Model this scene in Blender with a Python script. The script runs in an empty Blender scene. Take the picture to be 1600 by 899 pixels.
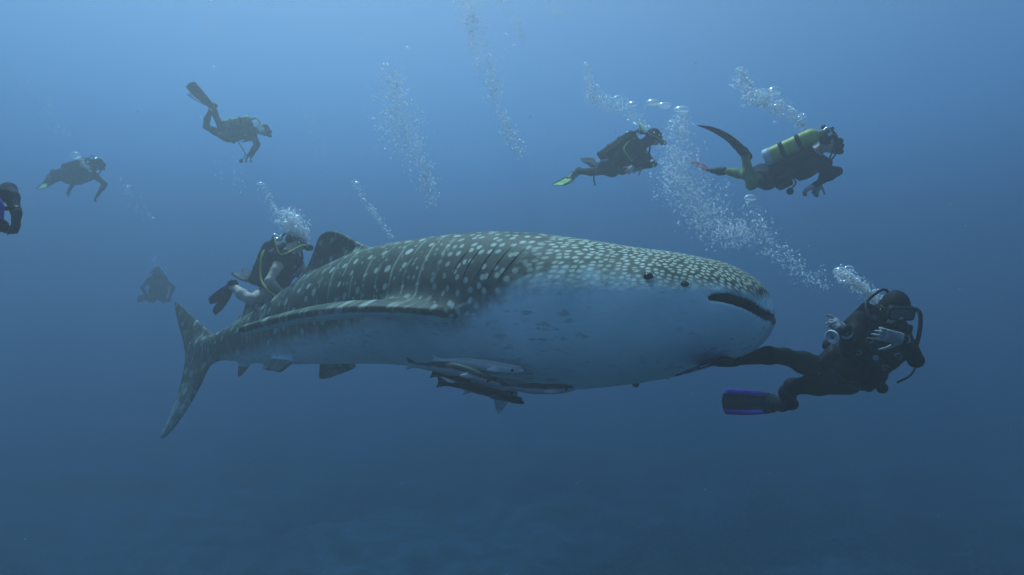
import bpy, bmesh, math, random
import numpy as np
import openvdb as vdb
from mathutils import Vector, Matrix, noise

random.seed(7)
RNG = np.random.default_rng(7)
SC = bpy.context.scene
COL = SC.collection
R = math.radians

# ------------------------------------------------------------------ camera
HFOV = 75.0
K = math.tan(R(HFOV / 2)) / 800.0            # tangent per photograph pixel
cam_d = bpy.data.cameras.new('camera')
cam_d.sensor_fit = 'HORIZONTAL'
cam_d.angle = R(HFOV)
cam_d.clip_start = 0.05
cam_d.clip_end = 400
cam = bpy.data.objects.new('camera', cam_d)
cam.rotation_euler = (R(90), 0, 0)
COL.objects.link(cam)
SC.camera = cam

# ------------------------------------------------------------------ light
SUN_EL, SUN_AZ = 60.0, -26.0                 # azimuth from +Y (view), negative = left
SKY_STRENGTH = 0.07
world = bpy.data.worlds.new("World")
SC.world = world
world.use_nodes = True
wn = world.node_tree.nodes
sky = wn.new('ShaderNodeTexSky')
sky.sky_type = 'NISHITA'
sky.sun_disc = False
sky.sun_elevation = R(SUN_EL)
sky.sun_rotation = R(SUN_AZ)
world.node_tree.links.new(sky.outputs[0], wn['Background'].inputs[0])
wn['Background'].inputs[1].default_value = SKY_STRENGTH

sun_d = bpy.data.lights.new('sun', 'SUN')
sun_d.energy = 3.6
sun_d.angle = R(0.5)
sun_d.color = (1.0, 0.96, 0.88)
sun = bpy.data.objects.new('sun', sun_d)
to_sun = Vector((math.sin(R(SUN_AZ)) * math.cos(R(SUN_EL)), math.cos(R(SUN_AZ)) * math.cos(R(SUN_EL)), math.sin(R(SUN_EL))))
sun.rotation_euler = to_sun.to_track_quat('Z', 'Y').to_euler()
COL.objects.link(sun)

SC.view_settings.view_transform = 'Standard'
SC.view_settings.look = 'None'
SC.view_settings.exposure = 1.14
SC.view_settings.gamma = 1.0
SC.cycles.max_bounces = 8
SC.cycles.diffuse_bounces = 2
SC.cycles.glossy_bounces = 2
SC.cycles.transmission_bounces = 4
SC.cycles.transparent_max_bounces = 96
SC.cycles.volume_bounces = 4
SC.cycles.sample_clamp_indirect = 4.0
SC.cycles.use_denoising = True


# ------------------------------------------------------------------ helpers
def tag(o, label=None, cat=None, group=None, kind=None):
    for k_, v_ in (('label', label), ('category', cat), ('group', group), ('kind', kind)):
        if v_:
            o[k_] = v_
    return o


def empty(name, loc=(0, 0, 0)):
    o = bpy.data.objects.new(name, None)
    o.location = loc
    o.empty_display_size = 0.1
    COL.objects.link(o)
    return o


def link_mesh(name, verts, faces, mats, parent=None, smooth=True, mat_idx=None, attrs=None):
    me = bpy.data.meshes.new(name)
    if isinstance(verts, np.ndarray):
        nv, nf = len(verts), len(faces)
        fs = faces.shape[1]
        me.vertices.add(nv)
        me.vertices.foreach_set('co', np.ascontiguousarray(verts, dtype=np.float32).ravel())
        me.loops.add(nf * fs)
        me.loops.foreach_set('vertex_index', np.ascontiguousarray(faces, dtype=np.int32).ravel())
        me.polygons.add(nf)
        me.polygons.foreach_set('loop_start', np.arange(0, nf * fs, fs, dtype=np.int32))
        me.update(calc_edges=True)
        me.validate()
    else:
        me.from_pydata([tuple(v) for v in verts], [], [tuple(f) for f in faces])
        me.update()
    for m in (mats if isinstance(mats, (list, tuple)) else [mats]):
        me.materials.append(m)
    if mat_idx is not None:
        me.polygons.foreach_set('material_index', np.asarray(mat_idx, dtype=np.int32))
    if smooth:
        me.polygons.foreach_set('use_smooth', np.ones(len(me.polygons), dtype=bool))
    for an, av in (attrs or {}).items():
        a = me.attributes.new(an, 'FLOAT', 'POINT')
        a.data.foreach_set('value', np.asarray(av, dtype=np.float32))
    me.update()
    o = bpy.data.objects.new(name, me)
    COL.objects.link(o)
    if parent is not None:
        o.parent = parent
    return o


def V(*a):
    return np.array(a, dtype=float)


def unit(v):
    v = np.asarray(v, float)
    return v / max(1e-9, np.linalg.norm(v))


def at(px, py, Y):
    """photograph pixel and distance -> place in the water"""
    return V((px - 800) * K * Y, Y, (449.5 - py) * K * Y)


def ray(px, py):
    return V((px - 800) * K, 1.0, (449.5 - py) * K)


class Field:
    """distance field of smoothly blended solids, meshed as one skin"""

    def __init__(self, lo, hi, h):
        self.lo = np.array(lo, float)
        self.h = h
        self.n = np.ceil((np.array(hi, float) - self.lo) / h).astype(int) + 1
        self.big = 0.25
        self.d = np.full(self.n, self.big, np.float32)
        self.prims = []

    def _sub(self, lo, hi):
        a = np.clip(np.floor((np.array(lo) - self.lo) / self.h).astype(int), 0, self.n)
        b = np.clip(np.ceil((np.array(hi) - self.lo) / self.h).astype(int) + 1, 0, self.n)
        if (b <= a).any():
            return None, None
        ax = [(self.lo[i] + self.h * np.arange(a[i], b[i])).astype(np.float32) for i in range(3)]
        return (slice(a[0], b[0]), slice(a[1], b[1]), slice(a[2], b[2])), (ax[0][:, None, None], ax[1][None, :, None], ax[2][None, None, :])

    def add(self, fn, lo, hi, k=0.02, label=0, op='add'):
        m = 0.04 + k
        sl, xyz = self._sub(np.array(lo) - m, np.array(hi) + m)
        if sl is None:
            return
        e = fn(*xyz).astype(np.float32)
        D = self.d[sl]
        if op == 'add':
            if k > 0:
                hh = np.maximum(k - np.abs(D - e), 0.0) / k
                self.d[sl] = np.minimum(D, e) - hh * hh * k * 0.25
            else:
                self.d[sl] = np.minimum(D, e)
            self.prims.append((fn, label))
        elif op == 'cut':
            if k > 0:
                hh = np.maximum(k - np.abs(D + e), 0.0) / k
                self.d[sl] = np.maximum(D, -e) + hh * hh * k * 0.25
            else:
                self.d[sl] = np.maximum(D, -e)
        elif op == 'and':
            self.d[sl] = np.maximum(D, e)

    def cone(self, a, b, ra, rb, k=0.02, label=0):
        a, b = np.asarray(a, float), np.asarray(b, float)
        self.add(f_cone(a, b, ra, rb), np.minimum(a - ra, b - rb), np.maximum(a + ra, b + rb), k, label)

    def chain(self, pts, rads, k=0.02, label=0):
        for i in range(len(pts) - 1):
            self.cone(pts[i], pts[i + 1], rads[i], rads[i + 1], k, label)

    def ell(self, c, axes, r, k=0.02, label=0, op='add'):
        c = np.asarray(c, float)
        e = np.abs(np.asarray(axes, float)).T @ np.asarray(r, float)
        self.add(f_ell(c, axes, r), c - e, c + e, k, label, op)

    def box(self, c, axes, r, rnd=0.01, k=0.02, label=0, op='add'):
        c = np.asarray(c, float)
        e = np.abs(np.asarray(axes, float)).T @ (np.asarray(r, float))
        self.add(f_box(c, axes, r, rnd), c - e, c + e, k, label, op)

    def mesh(self):
        h = self.h
        g = vdb.FloatGrid(3 * h)
        g.transform = vdb.createLinearTransform(voxelSize=h)
        g.copyFromArray(np.ascontiguousarray(np.clip(self.d, -3 * h, 3 * h)), tolerance=0.0)
        p, q = g.convertToQuads(isovalue=0.0)
        p = p + self.lo
        v6 = np.einsum('ij,ij->i', p[q[:, 0]], np.cross(p[q[:, 1]], p[q[:, 2]])) + np.einsum('ij,ij->i', p[q[:, 0]], np.cross(p[q[:, 2]], p[q[:, 3]]))
        return (p, q) if v6.sum() > 0 else (p, q[:, ::-1])

    def labels(self, pts):
        x, y, z = pts[:, 0], pts[:, 1], pts[:, 2]
        best = np.full(len(pts), 1e9)
        lab = np.zeros(len(pts), int)
        for fn, l in self.prims:
            e = fn(x, y, z)
            m = e < best
            best[m] = e[m]
            lab[m] = l
        return lab


def f_cone(a, b, ra, rb):
    ab = b - a
    L2 = float(ab @ ab) + 1e-12

    def fn(x, y, z):
        dx, dy, dz = x - a[0], y - a[1], z - a[2]
        t = np.clip((dx * ab[0] + dy * ab[1] + dz * ab[2]) / L2, 0, 1)
        return np.sqrt((dx - t * ab[0]) ** 2 + (dy - t * ab[1]) ** 2 + (dz - t * ab[2]) ** 2) - (ra + (rb - ra) * t)
    return fn


def f_ell(c, axes, r):
    A = np.asarray(axes, float)

    def fn(x, y, z):
        dx, dy, dz = x - c[0], y - c[1], z - c[2]
        q = [(dx * A[i, 0] + dy * A[i, 1] + dz * A[i, 2]) for i in range(3)]
        k0 = np.sqrt((q[0] / r[0]) ** 2 + (q[1] / r[1]) ** 2 + (q[2] / r[2]) ** 2)
        k1 = np.sqrt((q[0] / r[0] ** 2) ** 2 + (q[1] / r[1] ** 2) ** 2 + (q[2] / r[2] ** 2) ** 2) + 1e-9
        return k0 * (k0 - 1.0) / k1
    return fn


def f_box(c, axes, r, rnd):
    A = np.asarray(axes, float)

    def fn(x, y, z):
        dx, dy, dz = x - c[0], y - c[1], z - c[2]
        q = [np.abs(dx * A[i, 0] + dy * A[i, 1] + dz * A[i, 2]) - (r[i] - rnd) for i in range(3)]
        o = np.sqrt(np.maximum(q[0], 0) ** 2 + np.maximum(q[1], 0) ** 2 + np.maximum(q[2], 0) ** 2)
        return o + np.minimum(np.maximum(q[0], np.maximum(q[1], q[2])), 0) - rnd
    return fn


def poly_sdf(P, Q, pts):
    """signed distance to a closed 2-D outline"""
    d = np.full(np.broadcast(P, Q).shape, 1e9)
    sgn = np.ones_like(d)
    n = len(pts)
    for i in range(n):
        ax, ay = pts[i]
        bx, by = pts[i - 1]
        ex, ey = bx - ax, by - ay
        wx, wy = P - ax, Q - ay
        t = np.clip((wx * ex + wy * ey) / (ex * ex + ey * ey + 1e-12), 0, 1)
        d = np.minimum(d, (wx - t * ex) ** 2 + (wy - t * ey) ** 2)
        c1, c2, c3 = Q >= ay, Q < by, ex * wy > ey * wx
        flip = (c1 & c2 & c3) | (~c1 & ~c2 & ~c3)
        sgn = np.where(flip, -sgn, sgn)
    return sgn * np.sqrt(d)


def smooth_poly(pts, n=3):
    """round off an outline (corner cutting)"""
    p = [np.array(q, float) for q in pts]
    for _ in range(n):
        o = []
        for i in range(len(p)):
            a, b = p[i], p[(i + 1) % len(p)]
            o += [0.78 * a + 0.22 * b, 0.22 * a + 0.78 * b]
        p = o
    return [tuple(q) for q in p]


def spline(pts, n):
    """Catmull-Rom through the points"""
    p = [np.asarray(q, float) for q in pts]
    p = [2 * p[0] - p[1]] + p + [2 * p[-1] - p[-2]]
    out = []
    for i in range(1, len(p) - 2):
        for j in range(n):
            t = j / n
            a, b, c, d = p[i - 1], p[i], p[i + 1], p[i + 2]
            out.append(0.5 * ((2 * b) + (-a + c) * t + (2 * a - 5 * b + 4 * c - d) * t * t + (-a + 3 * b - 3 * c + d) * t ** 3))
    out.append(p[-2])
    return out


def tube_data(path, rad, seg=8):
    vs, fs = [], []
    n = len(path)
    up = None
    for i in range(n):
        t = unit(path[min(i + 1, n - 1)] - path[max(i - 1, 0)])
        if up is None:
            up = np.cross(t, V(0.3, 0.5, 0.8))
        up = unit(up - t * (up @ t))
        w = np.cross(t, up)
        r = rad(i / (n - 1)) if callable(rad) else rad
        for j in range(seg):
            a = 2 * math.pi * j / seg
            vs.append(path[i] + r * (math.cos(a) * up + math.sin(a) * w))
    for i in range(n - 1):
        for j in range(seg):
            fs.append((i * seg + j, i * seg + (j + 1) % seg, (i + 1) * seg + (j + 1) % seg, (i + 1) * seg + j))
    fs.append(tuple(range(seg))[::-1])
    fs.append(tuple((n - 1) * seg + j for j in range(seg)))
    return vs, fs


def tube(name, pts, rad, mat, parent=None, n=6, seg=8):
    vs, fs = tube_data(spline(pts, n), rad, seg)
    return link_mesh(name, vs, fs, mat, parent)


def lathe(name, prof, origin, axis, mat, parent=None, seg=24):
    """turn a profile of (distance along the axis, radius)"""
    axis = unit(axis)
    u = unit(np.cross(axis, V(0.21, 0.87, 0.44)))
    w = np.cross(axis, u)
    vs, fs = [], []
    for (t, r) in prof:
        for j in range(seg):
            a = 2 * math.pi * j / seg
            vs.append(np.asarray(origin) + axis * t + r * (math.cos(a) * u + math.sin(a) * w))
    for i in range(len(prof) - 1):
        for j in range(seg):
            fs.append((i * seg + j, i * seg + (j + 1) % seg, (i + 1) * seg + (j + 1) % seg, (i + 1) * seg + j))
    fs.append(tuple(range(seg))[::-1])
    fs.append(tuple((len(prof) - 1) * seg + j for j in range(seg)))
    return link_mesh(name, vs, fs, mat, parent)


# ------------------------------------------------------------------ materials
class NT:
    def __init__(self, name):
        self.m = bpy.data.materials.new(name)
        self.m.use_nodes = True
        self.t = self.m.node_tree
        self.b = self.t.nodes['Principled BSDF']
        self.out = self.t.nodes['Material Output']
        self.b.inputs['IOR'].default_value = 1.13      # plastic, skin and rubber against water, not air
        self.b.inputs['Specular IOR Level'].default_value = 0.5

    def n(self, kind, **kw):
        nd = self.t.nodes.new('ShaderNode' + kind)
        for k_, v_ in kw.items():
            setattr(nd, k_, v_)
        return nd

    def l(self, a, b):
        self.t.links.new(a, b)

    def val(self, sock, x):
        if hasattr(x, 'is_output'):
            self.l(x, sock)
        else:
            sock.default_value = x

    def math(self, op, a, b=0.0, c=None, clamp=False):
        nd = self.n('Math', operation=op, use_clamp=clamp)
        self.val(nd.inputs[0], a)
        self.val(nd.inputs[1], b)
        if c is not None:
            self.val(nd.inputs[2], c)
        return nd.outputs[0]

    def ramp(self, x, lo, hi, a=0.0, b=1.0):
        nd = self.n('MapRange', interpolation_type='SMOOTHSTEP')
        for i, q in enumerate((x, lo, hi, a, b)):
            self.val(nd.inputs[i], q)
        return nd.outputs[0]

    def mix(self, f, a, b):
        nd = self.n('Mix', data_type='RGBA')
        self.val(nd.inputs[0], f)
        for s, q in ((nd.inputs[6], a), (nd.inputs[7], b)):
            if hasattr(q, 'is_output'):
                self.l(q, s)
            else:
                s.default_value = (*q, 1.0)
        return nd.outputs[2]

    def attr(self, name):
        return self.n('Attribute', attribute_name=name).outputs['Fac']

    def noise(self, scale, detail=3.0, vec=None, rough=0.55):
        nd = self.n('TexNoise')
        nd.inputs['Scale'].default_value = scale
        nd.inputs['Detail'].default_value = detail
        nd.inputs['Roughness'].default_value = rough
        if vec is None:
            vec = self.n('TexCoord').outputs['Object']
        self.l(vec, nd.inputs['Vector'])
        return nd.outputs[0]

    def voro(self, vec, scale=1.0, rnd=1.0, feature='F1', dims='3D'):
        nd = self.n('TexVoronoi', feature=feature, voronoi_dimensions=dims)
        nd.inputs['Scale'].default_value = scale
        nd.inputs['Randomness'].default_value = rnd
        self.l(vec, nd.inputs['Vector'])
        return nd

    def bump(self, h, strength=0.3, dist=0.01):
        nd = self.n('Bump')
        nd.inputs['Strength'].default_value = strength
        nd.inputs['Distance'].default_value = dist
        self.l(h, nd.inputs['Height'])
        self.l(nd.outputs[0], self.b.inputs['Normal'])


def plain(name, col, rough=0.5, var=0.25, scale=18.0, bump=0.15, metal=0.0):
    """a base colour with uneven wear and a fine relief"""
    t = NT(name)
    nz = t.noise(scale, 4.0)
    c = t.mix(t.ramp(nz, 0.3, 0.7), tuple(x * (1 - var) for x in col), tuple(min(1, x * (1 + var)) for x in col))
    t.l(c, t.b.inputs['Base Color'])
    t.b.inputs['Roughness'].default_value = rough
    t.b.inputs['Metallic'].default_value = metal
    if bump:
        t.bump(t.noise(scale * 5, 3.0), bump, 0.004)
    return t.m


# ------------------------------------------------------------------ the water (haze box) and the seabed
WATER_DENSITY = 0.1171
WATER_COLOR = (0.1819, 0.1793, 0.1776)
WATER_ABSORB = (0.0006, 0.2058, 0.4598)
WATER_G = 0.55


def build_water():
    x0, x1, y0, y1, z0, z1 = -75, 75, -40, 95, -16, 8.6
    vs = [(x0, y0, z0), (x1, y0, z0), (x1, y1, z0), (x0, y1, z0), (x0, y0, z1), (x1, y0, z1), (x1, y1, z1), (x0, y1, z1)]
    fs = [(3, 2, 1, 0), (4, 5, 6, 7), (0, 1, 5, 4), (1, 2, 6, 5), (2, 3, 7, 6), (3, 0, 4, 7)]
    m = bpy.data.materials.new('sea_water')
    m.use_nodes = True
    nt = m.node_tree
    nt.nodes.remove(nt.nodes['Principled BSDF'])
    v = nt.nodes.new('ShaderNodeVolumePrincipled')
    v.inputs['Color'].default_value = (*WATER_COLOR, 1)
    v.inputs['Absorption Color'].default_value = (*WATER_ABSORB, 1)
    v.inputs['Density'].default_value = WATER_DENSITY
    v.inputs['Anisotropy'].default_value = WATER_G
    nt.links.new(v.outputs[0], nt.nodes['Material Output'].inputs['Volume'])
    o = link_mesh('haze', vs, fs, m, smooth=False)
    tag(o, 'hazy blue sea water that fills the whole view', 'water', kind='stuff')


def fbm(x, y, sc, oct_=4, off=0.0):
    return noise.fractal(Vector((x * sc + off, y * sc - off, off * 0.37)), 0.9, 2.0, oct_)


def seabed_z(x, y):
    base = -8.2 - 0.05 * (y - 14) + 0.03 * x * 0.3
    return base + 0.9 * fbm(x, y, 0.11, 3, 3.1) + 0.28 * fbm(x, y, 0.6, 4, 9.2)


def build_seabed():
    xs = np.concatenate([np.linspace(-70, -24, 40)[:-1], np.linspace(-24, 24, 200), np.linspace(24, 70, 40)[1:]])
    ys = np.concatenate([np.linspace(-35, 6, 30)[:-1], np.linspace(6, 36, 150), np.linspace(36, 90, 40)[1:]])
    vs = [(x, y, max(-15, seabed_z(x, y))) for y in ys for x in xs]
    nx = len(xs)
    fs = [(j * nx + i, j * nx + i + 1, (j + 1) * nx + i + 1, (j + 1) * nx + i) for j in range(len(ys) - 1) for i in range(nx - 1)]
    t = NT('seabed_sand_and_coral')
    co = t.n('TexCoord').outputs['Object']
    a = t.ramp(t.noise(0.16, 4.0, co), 0.40, 0.62)
    b = t.ramp(t.noise(1.3, 5.0, co), 0.42, 0.62)
    f = t.math('MULTIPLY', a, t.math('ADD', t.math('MULTIPLY', b, 0.6), 0.4))
    c = t.mix(f, (0.015, 0.020, 0.022), (0.17, 0.18, 0.185))
    c = t.mix(t.ramp(t.noise(7.0, 4.0, co), 0.35, 0.7), c, (0.12, 0.12, 0.10))
    t.l(c, t.b.inputs['Base Color'])
    t.b.inputs['Roughness'].default_value = 0.95
    t.bump(t.noise(9.0, 5.0, co), 0.6, 0.08)
    o = link_mesh('seabed', vs, fs, t.m)
    tag(o, 'dim sandy seabed with dark coral patches far below', kind='structure')


build_water()
build_seabed()

# ------------------------------------------------------------------ whale shark
SH_A = unit(V(-0.816, 0.578, 0))             # towards the tail
SH_N = unit(V(-0.578, -0.816, 0))            # towards the near flank
SH_O = V(1.69, 4.4, 0)
#        s     top    bottom  half-width
SECT = [(-0.035, -0.185, -0.245, 0.06),
        (0.00, -0.09, -0.30, 0.18),
        (0.04, -0.005, -0.36, 0.28),
        (0.10, 0.055, -0.42, 0.36),
        (0.25, 0.150, -0.495, 0.46),
        (0.5, 0.222, -0.592, 0.55),
        (1.0, 0.308, -0.719, 0.62),
        (1.5, 0.397, -0.793, 0.645),
        (2.0, 0.462, -0.785, 0.64),
        (2.5, 0.479, -0.752, 0.61),
        (3.0, 0.458, -0.730, 0.56),
        (3.5, 0.420, -0.735, 0.50),
        (4.0, 0.335, -0.765, 0.43),
        (4.5, 0.191, -0.800, 0.36),
        (5.0, 0.017, -0.840, 0.29),
        (5.5, -0.207, -0.865, 0.22),
        (6.0, -0.396, -0.868, 0.155),
        (6.5, -0.560, -0.878, 0.105),
        (6.8, -0.640, -0.865, 0.065),
        (7.0, -0.690, -0.830, 0.03)]
SECT = np.array(SECT)


def sect_at(s, col):
    """smooth profile value at s (monotone cubic-ish through the stations)"""
    x, y = SECT[:, 0], SECT[:, col]
    m = np.gradient(y, x)
    s = np.clip(s, x[0], x[-1])
    i = np.clip(np.searchsorted(x, s) - 1, 0, len(x) - 2)
    h = x[i + 1] - x[i]
    t = (s - x[i]) / h
    return ((2 * t**3 - 3 * t**2 + 1) * y[i] + (t**3 - 2 * t**2 + t) * h * m[i] + (-2 * t**3 + 3 * t**2) * y[i + 1] + (t**3 - t**2) * h * m[i + 1])


def shark_body_rho(s, u, z):
    top, bot, hw = sect_at(s, 1), sect_at(s, 2), np.maximum(sect_at(s, 3), 0.02)
    zc = bot + (top - bot) * 0.46
    hh = np.where(z > zc, top - zc, zc - bot)
    # the head is broad and flat on top, the trunk rounder
    p = 2.15 + 0.35 * np.exp(-((s - 0.8) / 0.8) ** 2)
    au, az = np.abs(u) / hw, np.abs(z - zc) / hh
    return (au ** p + az ** p) ** (1 / p), np.minimum(hw, hh), zc, hh, hw


def f_body(s, u, z):
    rho, r, *_ = shark_body_rho(s, u, z)
    d = (rho - 1.0) * r * 0.9
    sn = np.maximum(-0.03 - s, 0)
    st = np.maximum(s - 7.0, 0)
    mx = np.maximum(sn, st)
    return np.where(mx > 0, np.maximum(d, mx), d)


def shark_px(px, py, u):
    """photograph pixel on the shark plane at lateral offset u (number or function of z) -> (s, u, z)"""
    uf = u if callable(u) else (lambda z: u)
    z = -0.4
    for _ in range(30):
        uu = uf(z)
        T = (px - 800) * K
        # 1.69 + A.x s + N.x u = T (4.4 + A.y s + N.y u)
        s = (SH_O[0] + SH_N[0] * uu - T * (SH_O[1] + SH_N[1] * uu)) / (T * SH_A[1] - SH_A[0])
        Y = SH_O[1] + SH_A[1] * s + SH_N[1] * uu
        z = 0.5 * z + 0.5 * (449.5 - py) * K * Y
    return V(s, uf(z), z)


def add_fin(F, origin, ep, eq, outline, tmax, w, bend=None, label=1, k=0.06, smooth=3, tmin=0.011):
    """a thin lens-shaped fin: outline in the plane (ep, eq) at origin, thickest inside"""
    ep, eq = unit(ep), unit(eq)
    en = np.cross(ep, eq)
    ol = smooth_poly(outline, smooth)
    arr = np.array(ol)
    corners = [origin + ep * a + eq * b for a in (arr[:, 0].min(), arr[:, 0].max()) for b in (arr[:, 1].min(), arr[:, 1].max())]
    lo = np.min(corners, axis=0) - 0.14
    hi = np.max(corners, axis=0) + 0.14

    def fn(x, y, z):
        dx, dy, dz = x - origin[0], y - origin[1], z - origin[2]
        p = dx * ep[0] + dy * ep[1] + dz * ep[2]
        q = dx * eq[0] + dy * eq[1] + dz * eq[2]
        n_ = dx * en[0] + dy * en[1] + dz * en[2]
        if bend is not None:
            n_ = n_ - bend(p, q)
        d2 = poly_sdf(p, q, ol)
        th = tmin + (tmax - tmin) * np.sqrt(np.clip(-d2 / w, 0, 1))
        return np.maximum(d2 + 0.004, (np.abs(n_) - th) * 0.9)
    F.add(fn, lo, hi, k, label)


def build_shark():
    root = empty('whale_shark')
    root.matrix_world = Matrix(((SH_A[0], SH_N[0], 0, SH_O[0]), (SH_A[1], SH_N[1], 0, SH_O[1]), (0, 0, 1, 0), (0, 0, 0, 1)))
    tag(root, 'huge grey whale shark with pale spots and a broad white belly, mouth slightly open', 'whale shark')
    h = 0.015
    F = Field((-0.10, -1.75, -2.15), (8.1, 1.75, 0.75), h)
    F.add(f_body, (-0.1, -0.72, -1.0), (7.45, 0.72, 0.62), 0.0, 0)
    E_s, E_u, E_z = V(1, 0, 0), V(0, 1, 0), V(0, 0, 1)
    O = V(0, 0, 0)
    # first dorsal fin
    add_fin(F, O, E_s, E_z, [(3.66, 0.10), (3.72, 0.36), (4.0, 0.475), (4.22, 0.57), (4.40, 0.60), (4.55, 0.56), (4.63, 0.42), (4.72, 0.26), (4.93, 0.06), (4.9, -0.2), (4.0, -0.2)],
            0.045, 0.25, k=0.07)
    # second dorsal fin
    add_fin(F, O, E_s, E_z, [(5.25, -0.45), (5.40, -0.20), (5.60, -0.16), (5.88, -0.155), (5.91, -0.26), (6.04, -0.37), (6.0, -0.6)], 0.03, 0.12, k=0.05)
    # tail fin, rolled so that its upper lobe leans away
    roll = 0.42
    zc = -0.74
    uf = lambda z: -roll * (z - zc)
    tp = [(330, 520), (303, 495), (284, 476), (272, 469), (277, 500), (287, 535), (291, 558), (286, 590), (271, 640), (247, 690), (265, 678), (292, 640), (312, 605), (326, 572), (345, 558), (350, 530)]
    eq = unit(V(0, -roll, 1.0))
    o3 = V(0, 0, zc)
    ol = []
    for (px, py) in tp:
        P = shark_px(px, py, uf) - o3
        ol.append((P[0], P @ eq))
    add_fin(F, o3, E_s, eq, ol, 0.034, 0.14, k=0.06, smooth=2)
    # near pectoral fin (reaches out and back) and its far twin
    zr = -0.17
    for sd in (1, -1):
        O2 = V(2.24, 0.53 * sd, zr - 0.03)
        tip = V(4.0, 1.32, -0.375) if sd > 0 else V(3.22, -1.42, -1.40)
        ep = unit(tip - O2)
        ch = unit(V(0.88, -0.45 * sd, -0.03 if sd > 0 else 0.05))
        eq2 = unit(ch - ep * (ch @ ep))
        L = np.linalg.norm(tip - O2)
        out = [(-0.25, -0.16), (0.0, -0.165), (L * 0.3, -0.145), (L * 0.6, -0.10), (L * 0.85, -0.045), (L * 0.99, 0.0), (L, 0.05), (L * 0.93, 0.10), (L * 0.7, 0.17), (L * 0.4, 0.25), (0.15, 0.32), (-0.25, 0.30)]
        sg = 1.0 if np.cross(ep, eq2)[2] > 0 else -1.0
        bnd = (lambda p, q, L=L, sg=sg, sd=sd: sg * (0.10 if sd > 0 else 0.03) * (np.sin(np.clip(p / L, 0, 1) * math.pi)))
        add_fin(F, O2, ep, eq2, out, 0.072, 0.16, bend=bnd, label=2, k=0.12, tmin=0.013)
    # pelvic and anal fins
    for sd, tip in ((1, shark_px(441, 580, 0.34)), (-1, shark_px(503, 594, -0.42))):
        base = V(4.45 if sd < 0 else 4.85, 0.2 * sd, -0.74)
        ep = unit(tip - base)
        eq2 = unit(V(1, 0, 0) - ep * ep[0])
        L = np.linalg.norm(tip - base)
        add_fin(F, base, ep, eq2, [(-0.1, -0.20), (0.05, -0.18), (L * 0.95, -0.02), (L, 0.05), (L * 0.6, 0.14), (0.05, 0.28), (-0.1, 0.26)], 0.03, 0.1, k=0.05, label=3)
    A1, A2, A3 = shark_px(397, 562, 0), shark_px(371, 591, 0), shark_px(376, 563, 0)
    add_fin(F, O, E_s, E_z, [(A1[0] - 0.05, A1[2] + 0.12), (A1[0], A1[2]), (A2[0] - 0.08, A2[2] + 0.03), (A2[0], A2[2]), (A3[0] + 0.02, A3[2]), (A3[0], A3[2] + 0.14)], 0.028, 0.1, k=0.04, label=3, smooth=2)

    # mouth: a crescent cut between the lips, wide across the front of the head
    def f_mouth(s, u, z):
        # upper lip line and lower lip line as functions of u (across) - open most at the middle
        a = np.clip(np.abs(u) / 0.44, 0, 1)
        up = np.interp(a, [0, 0.3, 0.55, 0.8, 0.93, 1], [-0.188, -0.155, -0.090, -0.036, -0.048, -0.074])
        lo_ = np.interp(a, [0, 0.3, 0.55, 0.8, 0.93, 1], [-0.216, -0.200, -0.158, -0.106, -0.082, -0.078])
        d = np.maximum(z - up, lo_ - z)
        d = np.maximum(d, np.abs(u) - 0.43)
        return np.maximum(d, s - 0.36)
    F.add(f_mouth, (-0.1, -0.5, -0.40), (0.4, 0.5, -0.0), 0.016, 0, 'cut')
    P, Q = F.mesh()
    s, u, z = P[:, 0], P[:, 1], P[:, 2]
    rho, r, zc_, hh, hw = shark_body_rho(s, u, z)
    fin = np.clip((rho - 1.0) * r / 0.06 - 0.4, 0, 1)
    fin = np.where(s > 7.0, 1, fin)
    th = np.arctan2(u / hw, (z - zc_) / hh)
    vv = th * 0.5 * (hw + hh)
    # border between the dark back and the pale belly
    zb = np.interp(s, [0, 0.2, 0.5, 0.9, 1.3, 1.6, 1.9, 2.2, 2.6, 3.2, 4.0, 5.0, 5.8, 6.6], [-0.06, 0.005, 0.035, 0.085, 0.085, 0.03, -0.15, -0.25, -0.21, -0.27, -0.44, -0.60, -0.76, -0.95])
    soft = np.interp(s, [0, 0.3, 1.0, 2.0, 3.0], [0.08, 0.16, 0.36, 0.34, 0.26])
    belly = np.clip((zb - z) / soft + 0.5, 0, 1)
    lab = F.labels(P)
    me_n = None
    # normals for the underside of the paddles
    tri = P[Q[:, [0, 1, 2]]]
    fnv = np.cross(tri[:, 1] - tri[:, 0], tri[:, 2] - tri[:, 0])
    vn = np.zeros_like(P)
    for c in range(4):
        np.add.at(vn, Q[:, c], fnv)
    vn /= np.linalg.norm(vn, axis=1)[:, None] + 1e-12
    pec = (lab == 2) & (fin > 0.2)
    belly = np.where(pec, np.clip(-vn[:, 2] * 1.6 - 0.1, 0, 1) * 0.8, belly)
    belly = np.where((lab == 1) & (fin > 0.3), 0.0, belly)
    belly = np.where((lab == 1) & (fin > 0.3) & (s > 6.6), 0.42 * np.clip((-0.85 - z) / 0.6, 0, 1), belly)
    belly = np.where((lab == 3) & (fin > 0.3), 0.35, belly)
    # mouth lining
    mouth = np.where((s < 0.42) & (z < 0.0) & (z > -0.42), np.clip((0.99 - rho) / 0.05, 0, 1), 0.0)
    vv = np.where(fin > 0.5, z * 0.9 + u * 0.4, vv)
    o = link_mesh('body', P, Q, shark_skin(), root, attrs=dict(sa=s, va=vv, belly=belly, fin=fin, mouth=mouth, zrel=z - zb))

    # eye, spiracle and gill slits lie on the near flank, with twins on the far one
    def flank(px, py):
        r = ray(px, py)
        for Y in np.arange(3.6, 8.0, 0.004):
            p = r * Y - SH_O
            q = V(p @ SH_A, p @ SH_N, p[2])
            if shark_body_rho(q[0], q[1], q[2])[0] < 1.0:
                return q
        return None

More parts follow.
